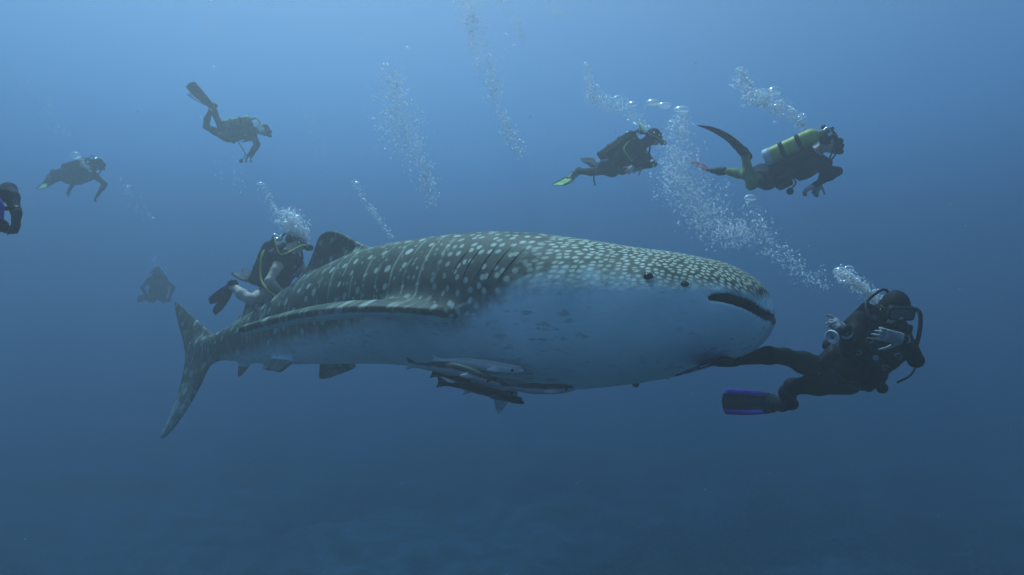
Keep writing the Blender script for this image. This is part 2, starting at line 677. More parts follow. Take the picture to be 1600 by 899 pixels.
    def normal(q):
        e = 0.01
        f = lambda a: float(shark_body_rho(a[0], a[1], a[2])[0])
        return unit([f(q + e * ax) - f(q - e * ax) for ax in np.eye(3)])
    for sd in (1, -1):
        mir = V(1, sd, 1)
        for nm, (px, py), r, mat in (('eye', (1013, 432), (0.036, 0.030, 0.026), SH['eye']), ('spiracle', (1070, 444), (0.036, 0.030, 0.017), SH['dark'])):
            q = flank(px, py)
            n = normal(q)
            t1 = unit(V(1, 0, 0) - n * n[0])
            t2 = np.cross(n, t1)
            G_ = Field((q - n * 0.008) * mir - 0.08, (q - n * 0.008) * mir + 0.08, 0.005)
            G_.ell((q - n * 0.008) * mir, (t1 * mir, t2 * mir, n * mir), r, 0.0)
            Pe, Qe = G_.mesh()
            link_mesh(nm, Pe, Qe, mat, root)
        for a, b in (((829, 381), (774, 446)), ((806, 379), (756, 447)), ((782, 379), (738, 445)), ((757, 382), (720, 442)), ((735, 389), (706, 434))):
            pts = []
            for i in range(9):
                f = i / 8
                q = flank(a[0] + (b[0] - a[0]) * f - 5 * math.sin(f * math.pi), a[1] + (b[1] - a[1]) * f)
                if q is not None:
                    pts.append((q + normal(q) * 0.0) * mir)
            vs, fs = tube_data(spline(pts, 3), lambda f: 0.0056 * math.sin(math.pi * min(1, max(0, f * 0.94 + 0.03))) + 0.0015, 6)
            link_mesh('gill_slit', vs, fs, SH['dark'], root)
    return root


def shark_skin():
    t = NT('whale_shark_skin')
    s, v, belly, fin, mouth = (t.attr(a) for a in ('sa', 'va', 'belly', 'fin', 'mouth'))
    obj = t.n('TexCoord').outputs['Object']

    def vec(x, y, z=0.0):
        c = t.n('CombineXYZ')
        t.val(c.inputs[0], x)
        t.val(c.inputs[1], y)
        t.val(c.inputs[2], z)
        return c.outputs[0]
    wob = t.math('MULTIPLY', t.math('SUBTRACT', t.noise(2.2, 2.0, obj), 0.5), 0.10)
    wob2 = t.math('MULTIPLY', t.math('SUBTRACT', t.noise(9.0, 2.0, obj), 0.5), 0.035)
    s2 = t.math('ADD', t.math('ADD', s, wob), wob2)
    # head: packed pale cells, smaller towards the snout
    hs = t.math('MULTIPLY', s, t.math('SUBTRACT', 27.5, t.math('MULTIPLY', s, 5.9)))
    hv = t.math('MULTIPLY', v, t.math('SUBTRACT', 39.0, t.math('MULTIPLY', s, 12.0)))
    hd = t.voro(vec(hs, hv), 1.0, 0.72, 'F1', '2D').outputs['Distance']
    he = t.voro(vec(hs, hv), 1.0, 0.72, 'DISTANCE_TO_EDGE', '2D').outputs['Distance']
    head = t.math('MULTIPLY', t.ramp(hd, 0.50, 0.16), t.ramp(he, 0.03, 0.20))
    # trunk: columns of spots between thin pale bars
    bs = t.math('MULTIPLY', s2, 5.4)
    bv = t.math('MULTIPLY', v, 5.6)
    bw = t.voro(vec(bs, bv), 1.0, 0.55, 'F1', '2D')
    bright = t.n('SeparateColor')
    t.l(bw.outputs['Color'], bright.inputs[0])
    size = t.math('ADD', 0.10, t.math('MULTIPLY', bright.outputs[0], 0.11))
    spot = t.math('MULTIPLY', t.ramp(t.math('SUBTRACT', bw.outputs['Distance'], size), 0.04, -0.06), t.math('ADD', 0.55, t.math('MULTIPLY', bright.outputs[1], 0.5)))
    td = t.voro(vec(t.math('MULTIPLY', s2, 15.0), t.math('MULTIPLY', v, 12.0)), 1.0, 1.0, 'F1', '2D')
    tb = t.n('SeparateColor')
    t.l(td.outputs['Color'], tb.inputs[0])
    tiny = t.math('MULTIPLY', t.ramp(td.outputs['Distance'], 0.26, 0.12), t.ramp(tb.outputs[0], 0.66, 0.8, 0.0, 0.55))
    fr = t.math('ABSOLUTE', t.math('SUBTRACT', t.math('FRACT', bs), 0.06))
    bar = t.ramp(fr, 0.10, 0.03)
    brk = t.ramp(t.noise(5.0, 2.0, obj), 0.40, 0.55)
    bar = t.math('MULTIPLY', t.math('MULTIPLY', bar, brk), 0.50)
    trunk = t.math('MAXIMUM', t.math('MAXIMUM', spot, tiny), bar)
    # gill region: small scattered spots
    gd = t.voro(vec(t.math('MULTIPLY', s2, 10.5), t.math('MULTIPLY', v, 10.0)), 1.0, 0.75, 'F1', '2D').outputs['Distance']
    gill = t.math('MULTIPLY', t.ramp(gd, 0.32, 0.15), 0.85)
    h1 = t.ramp(s, 1.35, 1.75)
    h2 = t.ramp(s, 2.25, 2.55)
    pat = t.n('Mix', data_type='FLOAT')
    t.val(pat.inputs[0], h1)
    t.val(pat.inputs[2], head)
    t.val(pat.inputs[3], gill)
    pat2 = t.n('Mix', data_type='FLOAT')
    t.val(pat2.inputs[0], h2)
    t.l(pat.outputs[0], pat2.inputs[2])
    t.val(pat2.inputs[3], trunk)
    # fins carry fewer, fainter marks; spots fade near the belly border
    fade = t.math('SUBTRACT', 1.0, t.math('MULTIPLY', fin, 0.35))
    uneven = t.ramp(t.noise(3.0, 3.0, obj), 0.25, 0.65, 0.55, 1.0)
    p = t.math('MULTIPLY', t.math('MULTIPLY', pat2.outputs[0], fade), uneven)
    mott = t.ramp(t.noise(5.0, 5.0, obj), 0.3, 0.72)
    dark = t.mix(mott, (0.070, 0.082, 0.062), (0.132, 0.146, 0.106))
    dark = t.mix(t.math('MULTIPLY', fin, 0.30), dark, (0.03, 0.035, 0.03))
    back = t.mix(p, dark, (0.62, 0.68, 0.54))
    # pale belly with blotches and dark flecks
    bl = t.mix(t.ramp(t.noise(2.4, 5.0, obj), 0.3, 0.7), (0.58, 0.80, 0.79), (0.74, 0.92, 0.92))
    mp = t.n('Mapping')
    mp.inputs['Scale'].default_value = (9, 20, 26)
    t.l(obj, mp.inputs['Vector'])
    fl = t.noise(1.0, 3.0, mp.outputs[0])
    fleck = t.math('MULTIPLY', t.ramp(fl, 0.57, 0.66), t.ramp(t.noise(1.6, 3.0, obj), 0.38, 0.60))
    bl = t.mix(t.math('MULTIPLY', fleck, 0.42), bl, (0.10, 0.12, 0.12))
    edge = t.math('ADD', belly, t.math('MULTIPLY', t.math('SUBTRACT', t.noise(6.0, 6.0, obj, 0.7), 0.5), 0.9))
    c = t.mix(t.ramp(edge, 0.15, 0.95), back, bl)
    c = t.mix(mouth, c, (0.075, 0.07, 0.08))
    t.l(c, t.b.inputs['Base Color'])
    t.b.inputs['Roughness'].default_value = 0.55
    t.bump(t.noise(30.0, 5.0, obj), 0.25, 0.012)
    return t.m


SH = {'eye': plain('shark_eye', (0.012, 0.012, 0.014), 0.15, 0.2, 30.0, 0.0), 'dark': plain('shark_dark_fold', (0.045, 0.053, 0.050), 0.8, 0.3, 30.0, 0.1)}
shark = build_shark()

# ------------------------------------------------------------------ divers
M = {}


def mats():
    M['suit'] = plain('black_neoprene', (0.014, 0.015, 0.018), 0.65, 0.35, 9.0, 0.3)
    M['suit_navy'] = plain('navy_neoprene', (0.020, 0.026, 0.050), 0.65, 0.35, 9.0, 0.3)
    M['suit_olive'] = plain('yellow_green_neoprene', (0.20, 0.25, 0.10), 0.6, 0.25, 9.0, 0.3)
    M['gear'] = plain('black_nylon', (0.018, 0.019, 0.022), 0.55, 0.4, 14.0, 0.5)
    M['rubber'] = plain('black_rubber', (0.015, 0.015, 0.017), 0.4, 0.3, 14.0, 0.2)
    M['skin'] = plain('skin', (0.64, 0.48, 0.38), 0.5, 0.10, 14.0, 0.1)
    M['glove'] = plain('pale_grey_glove', (0.32, 0.33, 0.33), 0.6, 0.25, 30.0, 0.3)
    M['hair'] = plain('dark_hair', (0.030, 0.024, 0.020), 0.5, 0.5, 40.0, 0.8)
    M['tank_yellow'] = plain('worn_yellow_paint', (0.55, 0.55, 0.14), 0.4, 0.22, 7.0, 0.15)
    M['tank_grey'] = plain('brushed_aluminium_grey', (0.38, 0.40, 0.42), 0.35, 0.2, 7.0, 0.1, 0.4)
    M['tank_dark'] = plain('dark_steel_cylinder', (0.06, 0.065, 0.07), 0.35, 0.3, 7.0, 0.1, 0.2)
    M['metal'] = plain('chromed_metal', (0.6, 0.6, 0.6), 0.2, 0.1, 20.0, 0.0, 0.9)
    M['purple'] = plain('purple_plastic', (0.12, 0.06, 0.42), 0.4, 0.2, 10.0, 0.1)
    M['fin_black'] = plain('black_fin_plastic', (0.016, 0.016, 0.020), 0.4, 0.3, 10.0, 0.1)
    M['fin_green'] = plain('yellow_green_fin_plastic', (0.42, 0.62, 0.16), 0.45, 0.2, 10.0, 0.1)
    M['fin_white'] = plain('white_fin_plastic', (0.72, 0.72, 0.75), 0.45, 0.1, 10.0, 0.1)
    M['fin_red'] = plain('dark_red_fin_plastic', (0.22, 0.05, 0.07), 0.45, 0.3, 10.0, 0.1)
    M['fin_grey'] = plain('grey_fin_plastic', (0.10, 0.11, 0.10), 0.45, 0.3, 10.0, 0.1)
    M['hose_yellow'] = plain('yellow_green_hose', (0.52, 0.55, 0.12), 0.45, 0.2, 10.0, 0.1)
    M['pale'] = plain('pale_plastic', (0.68, 0.74, 0.72), 0.45, 0.15, 10.0, 0.1)
    M['yellow'] = plain('yellow_plastic', (0.75, 0.62, 0.05), 0.45, 0.15, 10.0, 0.1)
    t = NT('mask_glass')
    t.b.inputs['Base Color'].default_value = (0.10, 0.12, 0.13, 1)
    t.b.inputs['Roughness'].default_value = 0.08
    M['lens'] = t.m


mats()


def reach(p, px, py, L, far=False):
    """joint at length L from joint p that is seen at the given place, bent away from (far) or towards the viewer"""
    r = ray(px, py)
    rr, b = r @ r, r @ p
    disc = b * b - rr * (p @ p - L * L)
    if disc <= 0:
        return p + unit(r * (b / rr) - p) * L
    return r * ((b + (1 if far else -1) * math.sqrt(disc)) / rr)


def rotv(v, axis, a):
    axis = unit(axis)
    return v * math.cos(a) + np.cross(axis, v) * math.sin(a) + axis * (axis @ v) * (1 - math.cos(a))


def add_hand(F, w, d, n, side, curl, lab, sc=1.0):
    """palm, four unequal bent fingers and a thumb; n points out of the palm"""
    d = unit(d)
    n = unit(n - d * (n @ d))
    ac = np.cross(n, d) * side
    F.box(w + d * 0.050 * sc, (ac, n, d), np.array((0.040, 0.014, 0.050)) * sc, 0.012, 0.012, lab)
    F.cone(w - d * 0.02, w + d * 0.03 * sc, 0.027, 0.026 * sc, 0.02, lab)
    for i, L in enumerate((0.074, 0.082, 0.076, 0.060)):
        p = w + (d * (0.094 - 0.004 * abs(i - 1)) + ac * (0.030 - 0.020 * i)) * sc
        dd = unit(d + ac * (0.12 - 0.08 * i))
        c = curl * (0.85 + 0.12 * i)
        for j, f in enumerate((0.46, 0.30, 0.24)):
            dd = rotv(dd, np.cross(dd, n), c * (0.75, 1.0, 0.8)[j])
            q = p + dd * L * f * sc
            F.cone(p, q, (0.0098 - 0.0008 * j) * sc, (0.0090 - 0.0009 * j) * sc, 0.006, lab)
            p = q
    p = w + (d * 0.025 + ac * 0.034) * sc
    dd = unit(ac * 0.75 + d * 0.65 + n * 0.25)
    for L, r0 in ((0.042, 0.013), (0.034, 0.0105), (0.026, 0.0095)):
        q = p + dd * L * sc
        F.cone(p, q, r0 * sc, r0 * 0.88 * sc, 0.008, lab)
        p = q
        dd = unit(dd + d * 0.35 + n * 0.2 * curl)


def fin_blade(name, base, t, n, length, w0, w1, bend, mat, parent, rail=None, split=False):
    """a swim fin blade: thick rails, thin web, bent along its length"""
    t = unit(t)
    n = unit(n - t * (n @ t))
    w = np.cross(t, n)
    NL, NW = 14, 10
    top, bot = [], []
    cen, tn = [], []
    p, a = np.array(base, float), 0.0
    for i in range(NL + 1):
        dirn = t * math.cos(a) + n * math.sin(a)
        nn = n * math.cos(a) - t * math.sin(a)
        cen.append(p.copy())
        tn.append(nn)
        p = p + dirn * length / NL
        a += bend / NL
    for i in range(NL + 1):
        f = i / NL
        hw = w0 + (w1 - w0) * min(1, f * 1.5) ** 0.8
        for j in range(NW + 1):
            g = j / NW * 2 - 1
            sh = -0.035 * g * g * f if not split else 0.06 * f * (abs(g) - 1) * (1 - abs(g)) * 4 * 0 - 0.03 * g * g * f
            notch = (-0.16 * f ** 3 * max(0, 1 - abs(g) * 3.2)) if split else 0.0
            th = 0.004 + 0.009 * (abs(g) > 0.85) * (1 - 0.7 * f) + 0.002 * math.cos(g * 9)
            tt = unit(cen[min(NL, i + 1)] - cen[max(0, i - 1)])
            c = cen[i] + w * hw * g + tt * (sh + notch)
            top.append(c + tn[i] * th)
            bot.append(c - tn[i] * th)
    vs = top + bot
    m = len(top)
    fs = []
    mi = []
    for i in range(NL):
        for j in range(NW):
            q = i * (NW + 1) + j
            s_ = 1 if (rail is not None and j in (0, 1, NW - 2, NW - 1) and 1 <= i <= NL - 1) else 0
            fs.append((q, q + 1, q + NW + 2, q + NW + 1))
            fs.append((m + q + NW + 1, m + q + NW + 2, m + q + 1, m + q))
            mi += [s_, s_]
    edge = [i * (NW + 1) for i in range(NL + 1)] + [NL * (NW + 1) + j for j in range(1, NW + 1)] + [i * (NW + 1) + NW for i in range(NL - 1, -1, -1)] + [j for j in range(NW - 1, 0, -1)]
    for k_ in range(len(edge)):
        a_, b_ = edge[k_], edge[(k_ + 1) % len(edge)]
        fs.append((a_, b_, m + b_, m + a_))
        mi.append(0)
    return link_mesh(name, vs, fs, [mat, rail or mat], parent, mat_idx=mi)


def add_fin_part(root, ankle, toe_dir, nrm, st):
    """foot pocket with a blade"""
    t = unit(toe_dir)
    n = unit(nrm - t * (nrm @ t))
    w = np.cross(t, n)
    F = Field(ankle - 0.36, ankle + 0.36, 0.012)
    F.cone(ankle + n * 0.00 - t * 0.06, ankle + t * 0.05 - n * 0.01, 0.050, 0.052, 0.03)
    F.ell(ankle + t * 0.13 - n * 0.012, (t, w, n), (0.13, 0.062, 0.042), 0.04)
    F.box(ankle + t * 0.235 - n * 0.02, (t, w, n), (0.07, 0.075, 0.018), 0.014, 0.03)
    P, Q = F.mesh()
    fo = link_mesh('fin', P, Q, st.get('pocket', M['rubber']), root)
    fin_blade('blade', ankle + t * 0.22 - n * 0.02, t, n, st.get('len', 0.50), 0.078, st.get('w', 0.105), st.get('bend', 0.3), st['blade'], fo, st.get('rail'), st.get('split', False))
    for s_ in (-1, 1):
        pts = [ankle + t * 0.10 + w * 0.055 * s_ - n * 0.01, ankle + t * 0.03 + w * 0.058 * s_ + n * 0.005, ankle - t * 0.045 + w * 0.035 * s_ + n * 0.02]
        tube('strap', pts, 0.009, M['rubber'], fo, 3, 6)
    return fo


def ring(c, ax1, ax2, r1, r2, n=28):
    return [c + ax1 * r1 * math.cos(2 * math.pi * i / n) + ax2 * r2 * math.sin(2 * math.pi * i / n) for i in range(n + 1)]


def build_diver(S):
    h = S.get('h', 0.009)
    H = at(*S['pelvis'], S['Y'])
    N = reach(H, *S['neck'][:2], 0.53, S['neck'][2])
    up = unit(N - H)
    fr = np.array(S['front'], float)
    fr = unit(fr - up * (fr @ up))
    rt = np.cross(fr, up)
    HC = reach(N, *S['head'][:2], 0.185, S['head'][2])
    ff = unit(S['face'])
    hu = np.array(S.get('head_up', N * 0 + (HC - N)), float)
    hu = unit(hu - ff * (hu @ ff))
    hr = np.cross(ff, hu)
    SH = {+1: N - up * 0.065 + rt * 0.175, -1: N - up * 0.065 - rt * 0.175}
    HP = {+1: H + rt * 0.092 - up * 0.03, -1: H - rt * 0.092 - up * 0.03}
    arms, legs = {}, {}
    for sd, a in S['arms'].items():
        e = reach(SH[sd], *a['elbow'][:2], 0.29, a['elbow'][2])
        w = reach(e, *a['wrist'][:2], 0.255, a['wrist'][2])
        arms[sd] = (SH[sd], e, w)
    for sd, a in S['legs'].items():
        k_ = reach(HP[sd], *a['knee'][:2], 0.43, a['knee'][2])
        an = reach(k_, *a['ankle'][:2], 0.41, a['ankle'][2])
        tip = reach(an, *a['tip'][:2], 0.74, a['tip'][2])
        legs[sd] = (HP[sd], k_, an, unit(tip - an))
    org = H.copy()
    allp = [HC + 0.16, HC - 0.16, H + up * 0.3] + [p for a in arms.values() for p in a] + [p for l in legs.values() for p in l[:3]]
    allp = np.array(allp) - org
    lo, hi = allp.min(0) - 0.27, allp.max(0) + 0.27
    L = lambda p: np.asarray(p) - org
    hips, chest_c = L(H), L(H + up * 0.37)

    root = empty('person', tuple(org))
    tag(root, S['label'], 'person', 'scuba divers around the whale shark')

    # ---- the body, one skin: 0 suit, 1 skin, 2 gloves, 3 second suit colour, 4 hood or hair
    F = Field(lo, hi, h)
    tors = [(hips + up * 0.02, (0.168, 0.118, 0.14)), (hips + up * 0.19, (0.150, 0.108, 0.16)), (chest_c, (0.178, 0.125, 0.185))]
    for c, r in tors:
        F.ell(c, (rt, fr, up), r, 0.06, 0)
    for sd in (1, -1):
        F.cone(L(N - up * 0.03 + rt * 0.03 * sd), L(SH[sd]), 0.058, 0.066, 0.05, 0)
        F.ell(hips - fr * 0.06 - up * 0.06 + rt * 0.075 * sd, (rt, fr, up), (0.09, 0.085, 0.10), 0.04, 0)
    la = 1 if S.get('bare_arms') else 0
    lg = 1 if S.get('bare_legs') else (3 if S.get('legs_mat') else 0)
    for sd, (s_, e, w) in arms.items():
        s_, e, w = L(s_), L(e), L(w)
        m1 = s_ * 0.6 + e * 0.4
        F.chain([s_, m1, e], [0.062, 0.053, 0.043], 0.03, la)
        m2 = e * 0.68 + w * 0.32
        F.chain([e, m2, w], [0.043, 0.045, 0.029], 0.03, la)
        a = S['arms'][sd]
        d = a.get('dir')
        d = unit(w - e) if d is None else unit(d)
        pn = np.array(a.get('palm', -fr), float)
        add_hand(F, w + d * 0.012, d, pn, sd, a.get('curl', 0.5), S.get('hand_lab', 1), 1.0)
    for sd, (hp, k_, an, td) in legs.items():
        hp, k_, an = L(hp), L(k_), L(an)
        mid = hp * 0.45 + k_ * 0.55
        F.cone(hp, mid, 0.090, 0.074, 0.04, 0 if lg == 3 else lg)
        F.cone(mid, k_, 0.074, 0.055, 0.04, lg)
        back = unit(np.cross(np.cross(k_ - hp, an - k_) + 1e-6, an - k_))
        cf = k_ * 0.66 + an * 0.34 - back * 0.018
        F.chain([k_, cf, an], [0.056, 0.060, 0.040], 0.03, lg)
        F.cone(an, an + td * 0.15, 0.044, 0.034, 0.03, 0)
    hc = L(HC)
    hl = S.get('face_lab', 1)
    F.chain([L(N - up * 0.05), L(N + (HC - N) * 0.55)], [0.064, 0.056], 0.04, 4 if S.get('hood') else 1)
    F.ell(hc - ff * 0.012 + hu * 0.018, (hr, ff, hu), (0.077, 0.097, 0.098), 0.03, hl)
    F.ell(hc + ff * 0.030 - hu * 0.058, (hr, ff, hu), (0.052, 0.058, 0.052), 0.03, hl)
    F.cone(hc + ff * 0.078 + hu * 0.012, hc + ff * 0.106 - hu * 0.016, 0.012, 0.017, 0.015, hl)   # nose
    for sd in (1, -1):
        F.ell(hc + hr * 0.078 * sd - ff * 0.012, (hr, ff, hu), (0.010, 0.022, 0.032), 0.01, hl)       # ears
        F.ell(hc + ff * 0.080 + hr * 0.034 * sd + hu * 0.014, (hr, ff, hu), (0.015, 0.010, 0.010), 0.006, hl)  # eyes behind the glass
    F.ell(hc + ff * 0.082 - hu * 0.055, (hr, ff, hu), (0.026, 0.012, 0.012), 0.008, hl)                  # lips
    P, Q = F.mesh()
    lab = F.labels(P[Q].mean(1))
    slots = [S.get('suit', M['suit']), M['skin'], M['glove'], S.get('legs_mat', M['suit']), M['suit']]
    link_mesh('body', P, Q, slots, root, mat_idx=lab)

    # ---- hood or hair
    G_ = Field(hc - 0.26, hc + 0.26, min(h, 0.008))
    if S.get('hood'):
        G_.ell(hc - ff * 0.012 + hu * 0.018, (hr, ff, hu), (0.086, 0.106, 0.107), 0.02)
        G_.cone(hc - hu * 0.03 - ff * 0.02, L(N + (HC - N) * 0.2), 0.078, 0.074, 0.03)
        G_.ell(hc + ff * 0.105 - hu * 0.035, (hr, ff, hu), (0.058, 0.06, 0.085), 0.01, 0, 'cut')
    else:
        G_.ell(hc - ff * 0.022 + hu * 0.028, (hr, ff, hu), (0.086, 0.100, 0.101), 0.02)
        for q in range(14):
            a = q * 2.4
            G_.ell(hc - ff * (0.05 + 0.02 * math.sin(a * 1.7)) + hu * (0.05 + 0.06 * math.cos(a)) + hr * 0.06 * math.sin(a), (hr, ff, hu), (0.028, 0.03, 0.03), 0.02)
        if S.get('long_hair'):
            G_.chain([hc - ff * 0.09, hc - ff * 0.14 - hu * 0.06, hc - ff * 0.13 - hu * 0.16], [0.05, 0.04, 0.015], 0.03)
        G_.ell(hc + ff * 0.10 - hu * 0.05, (hr, ff, hu), (0.10, 0.085, 0.11), 0.02, 0, 'cut')
    P, Q = G_.mesh()
    link_mesh('hood' if S.get('hood') else 'hair', P, Q, M['suit'] if S.get('hood') else M['hair'], root)

    # ---- mask
    mc = hc + ff * 0.088 + hu * 0.016
    G_ = Field(mc - 0.13, mc + 0.13, 0.006)
    G_.box(mc, (hr, ff, hu), (0.080, 0.034, 0.046), 0.022, 0.0)
    G_.box(mc + ff * 0.026, (hr, ff, hu), (0.068, 0.016, 0.034), 0.012, 0.0, 0, 'cut')
    P, Q = G_.mesh()
    mk = link_mesh('mask', P, Q, S.get('mask_mat', M['rubber']), root)
    G_ = Field(mc - 0.12, mc + 0.12, 0.005)
    G_.box(mc + ff * 0.020, (hr, ff, hu), (0.069, 0.006, 0.035), 0.005, 0.0)
    P, Q = G_.mesh()
    link_mesh('lens', P, Q, M['lens'], mk)
    rg = [p for p in ring(hc - ff * 0.012 + hu * 0.02, ff, hr, 0.112, 0.092) if (p - hc) @ ff < 0.075]
    i0 = max(range(len(rg)), key=lambda i: np.linalg.norm(rg[i] - rg[i - 1]))
    tube('strap', rg[i0:] + rg[:i0], 0.008, M['rubber'], mk, 1, 6)

    # ---- buoyancy vest
    vc = L(H + up * 0.28)
    G_ = Field(vc - 0.5, vc + 0.5, h * 1.1)
    G_.ell(hips + up * 0.15, (rt, fr, up), (0.178, 0.132, 0.13), 0.04)
    G_.ell(chest_c - up * 0.02, (rt, fr, up), (0.194, 0.142, 0.185), 0.05)
    G_.box(chest_c - up * 0.08 - fr * 0.135, (rt, fr, up), (0.19, 0.045, 0.25), 0.04, 0.04)
    for sd in (1, -1):
        G_.chain([chest_c - fr * 0.12 + up * 0.08 + rt * 0.09 * sd, L(N - up * 0.015 + rt * 0.095 * sd), chest_c + fr * 0.135 + up * 0.06 + rt * 0.10 * sd], [0.036, 0.040, 0.036], 0.03)
        G_.box(hips + up * 0.13 + rt * 0.165 * sd + fr * 0.055, (rt, fr, up), (0.045, 0.06, 0.085), 0.03, 0.02)
        G_.ell(chest_c + rt * 0.12 * sd + fr * 0.10, (rt, fr, up), (0.065, 0.06, 0.12), 0.03)
    P, Q = G_.mesh()
    bc = link_mesh('buoyancy_vest', P, Q, M['gear'], root)
    for j in (0.02, -0.09):
        pts = [chest_c + up * j + rt * 0.13 + fr * 0.145, chest_c + up * j + fr * 0.168, chest_c + up * j - rt * 0.13 + fr * 0.145]
        tube('strap', pts, 0.012, M['gear'], bc, 4, 6)
    for sd in (1, -1):
        for j, off in ((0.10, 0.155), (-0.02, 0.166)):
            c = chest_c + up * j + rt * 0.105 * sd + fr * off
            tube('ring', ring(c, rt, up, 0.024, 0.019, 12), 0.0052, M['metal'], bc, 1, 5)
    c = chest_c + up * 0.02 + fr * 0.182
    lathe('buckle', [(-0.008, 0.02), (0.0, 0.024), (0.008, 0.02)], c, fr, M['metal'], bc, 8)

    # ---- tank, valve and first stage
    tr = 0.09
    tb = hips - fr * 0.245 + up * (S.get('tank_up', 0.0) - 0.06) + rt * S.get('tank_off', 0.0)
    ax = unit(up + fr * 0.03)
    prof = [(0.0, 0.0), (0.0, tr * 0.80), (0.02, tr), (0.10, tr), (0.101, tr * 1.0), (0.50, tr)]
    prof += [(0.50 + 0.10 * math.sin(a), tr * max(0.28, math.cos(a))) for a in (0.2, 0.45, 0.7, 0.95, 1.2, 1.45)] + [(0.625, tr * 0.28), (0.63, 0.0)]
    tk = lathe('tank', prof, tb, ax, S.get('tank', M['tank_grey']), root)
    lathe('boot', [(-0.006, 0.0), (-0.006, tr * 0.86), (0.012, tr * 1.05), (0.075, tr * 1.045), (0.076, tr * 1.0)], tb, ax, S.get('boot', M['rubber']), tk)
    vt = tb + ax * 0.63
    lathe('valve', [(0, 0.024), (0.05, 0.024), (0.052, 0.02), (0.075, 0.02), (0.076, 0.0)], vt, ax, M['metal'], tk, 12)
    lathe('valve_knob', [(0.03, 0.012), (0.045, 0.012), (0.046, 0.026), (0.075, 0.026), (0.076, 0.0)], vt + ax * 0.03, -rt, M['rubber'], tk, 12)
    G_ = Field(vt - 0.12, vt + 0.16, 0.008)
    G_.cone(vt + ax * 0.05, vt + ax * 0.05 + fr * 0.06, 0.032, 0.034, 0.01)
    G_.cone(vt + ax * 0.05 + fr * 0.05 - rt * 0.05, vt + ax * 0.05 + fr * 0.05 + rt * 0.05, 0.022, 0.022, 0.01)
    P, Q = G_.mesh()
    link_mesh('first_stage', P, Q, M['metal'], tk)
    for j in (0.20, 0.38):
        lathe('band', [(j - 0.022, tr), (j - 0.022, tr + 0.005), (j + 0.022, tr + 0.005), (j + 0.022, tr)], tb, ax, M['gear'], tk)

    # ---- regulator and hoses
    mth = hc + ff * 0.128 - hu * 0.052
    G_ = Field(mth - 0.11, mth + 0.11, 0.007)
    G_.cone(mth - ff * 0.035, mth, 0.020, 0.026, 0.01)
    G_.cone(mth, mth + ff * 0.035, 0.038, 0.034, 0.012)
    G_.cone(mth - hr * 0.055 - hu * 0.012, mth + hr * 0.055 - hu * 0.012, 0.019, 0.021, 0.012)
    P, Q = G_.mesh()
    rgk = link_mesh('regulator', P, Q, M['rubber'], root)
    lathe('purge_button', [(0.034, 0.026), (0.040, 0.024), (0.041, 0.0)], mth, ff, S.get('purge', M['metal']), rgk, 14)
    fs_ = vt + ax * 0.05 + fr * 0.05
    hm = S.get('hose', M['rubber'])
    bow = S.get('bow', 0.16)
    tube('regulator_hose', [mth + hr * 0.07, mth + hr * (0.09 + bow * 0.6) - ff * 0.06 + hu * 0.01, L(SH[1]) + up * (0.12 + bow * 0.3) + rt * (bow * 0.5), fs_ + rt * (0.08 + bow * 0.5) + up * 0.05, fs_ + rt * 0.05], 0.0095, hm, root, 8, 7)
    tube('inflator_hose', [fs_ - rt * 0.05, fs_ - rt * 0.12 + up * 0.05 + fr * 0.06, L(SH[-1]) + up * 0.07 + fr * 0.08, chest_c - rt * 0.13 + fr * 0.17, hips + up * 0.2 - rt * 0.16 + fr * 0.16], 0.014, M['rubber'], root, 8, 7)
    for g in S.get('hoses', []):
        pts = []
        for q in g['pts']:
            pts.append(L(at(q[0], q[1], q[2])))
        if g.get('start') == 'tank':
            pts = [fs_] + pts
        if g.get('start') == 'hip':
            pts = [hips + up * 0.1 - rt * 0.15] + pts
        ho = tube(g.get('name', 'hose'), pts, g.get('r', 0.009), g.get('mat', M['rubber']), root, 8, 7)
        if g.get('gauge'):
            d_ = unit(pts[-1] - pts[-2])
            lathe('gauge', [(0, 0.0), (0.0, 0.030), (0.014, 0.038), (0.034, 0.038), (0.040, 0.030), (0.040, 0.0)], pts[-1] + d_ * 0.03 - np.array(g['gauge']) * 0.02, np.array(g['gauge'], float), M['rubber'], ho, 16)
    # ---- weight belt
    if not S.get('no_belt'):
        bl = tube('weight_belt', ring(hips + up * 0.065, rt, fr, 0.178, 0.128, 22), 0.016, M['gear'], root, 1, 6)
        for a in (0.5, 1.1, 2.0, 2.6):
            c = hips + up * 0.065 + rt * 0.19 * math.cos(a) + fr * 0.138 * math.sin(a)
            o_ = unit(rt * math.cos(a) + fr * math.sin(a))
            G_ = Field(c - 0.07, c + 0.07, 0.010)
            G_.box(c, (o_, np.cross(o_, up), up), (0.018, 0.036, 0.034), 0.012, 0.0)
            P, Q = G_.mesh()
            link_mesh('weight', P, Q, M['tank_dark'], bl)
    # ---- fins
    for sd, (hp, k_, an, td) in legs.items():
        a = S['legs'][sd]
        st = a.get('fin', S.get('fin'))
        if st:
            nr = a['nrm']
            if isinstance(nr, str):              # blade held in line with the sight of the viewer
                nr = np.cross(td, unit(an))
                nr = nr if nr[2] < 0 else -nr
                st = dict(st, bend=0.05)
            add_fin_part(root, L(an), td, np.array(nr, float), st)
    # ---- wrist computer or watch
    for sd in S.get('watch', []):
        s_, e, w = [L(q) for q in arms[sd]]
        d_ = unit(w - e)
        lathe('wrist_strap', [(-0.016, 0.031), (-0.016, 0.036), (0.016, 0.035), (0.016, 0.030)], w - d_ * 0.03, d_, S.get('watch_mat', M['rubber']), root, 16)
    S['_'] = dict(org=org, up=up, fr=fr, rt=rt, hc=HC, ff=ff, hu=hu, arms=arms, mouth=mth + org)
    return root


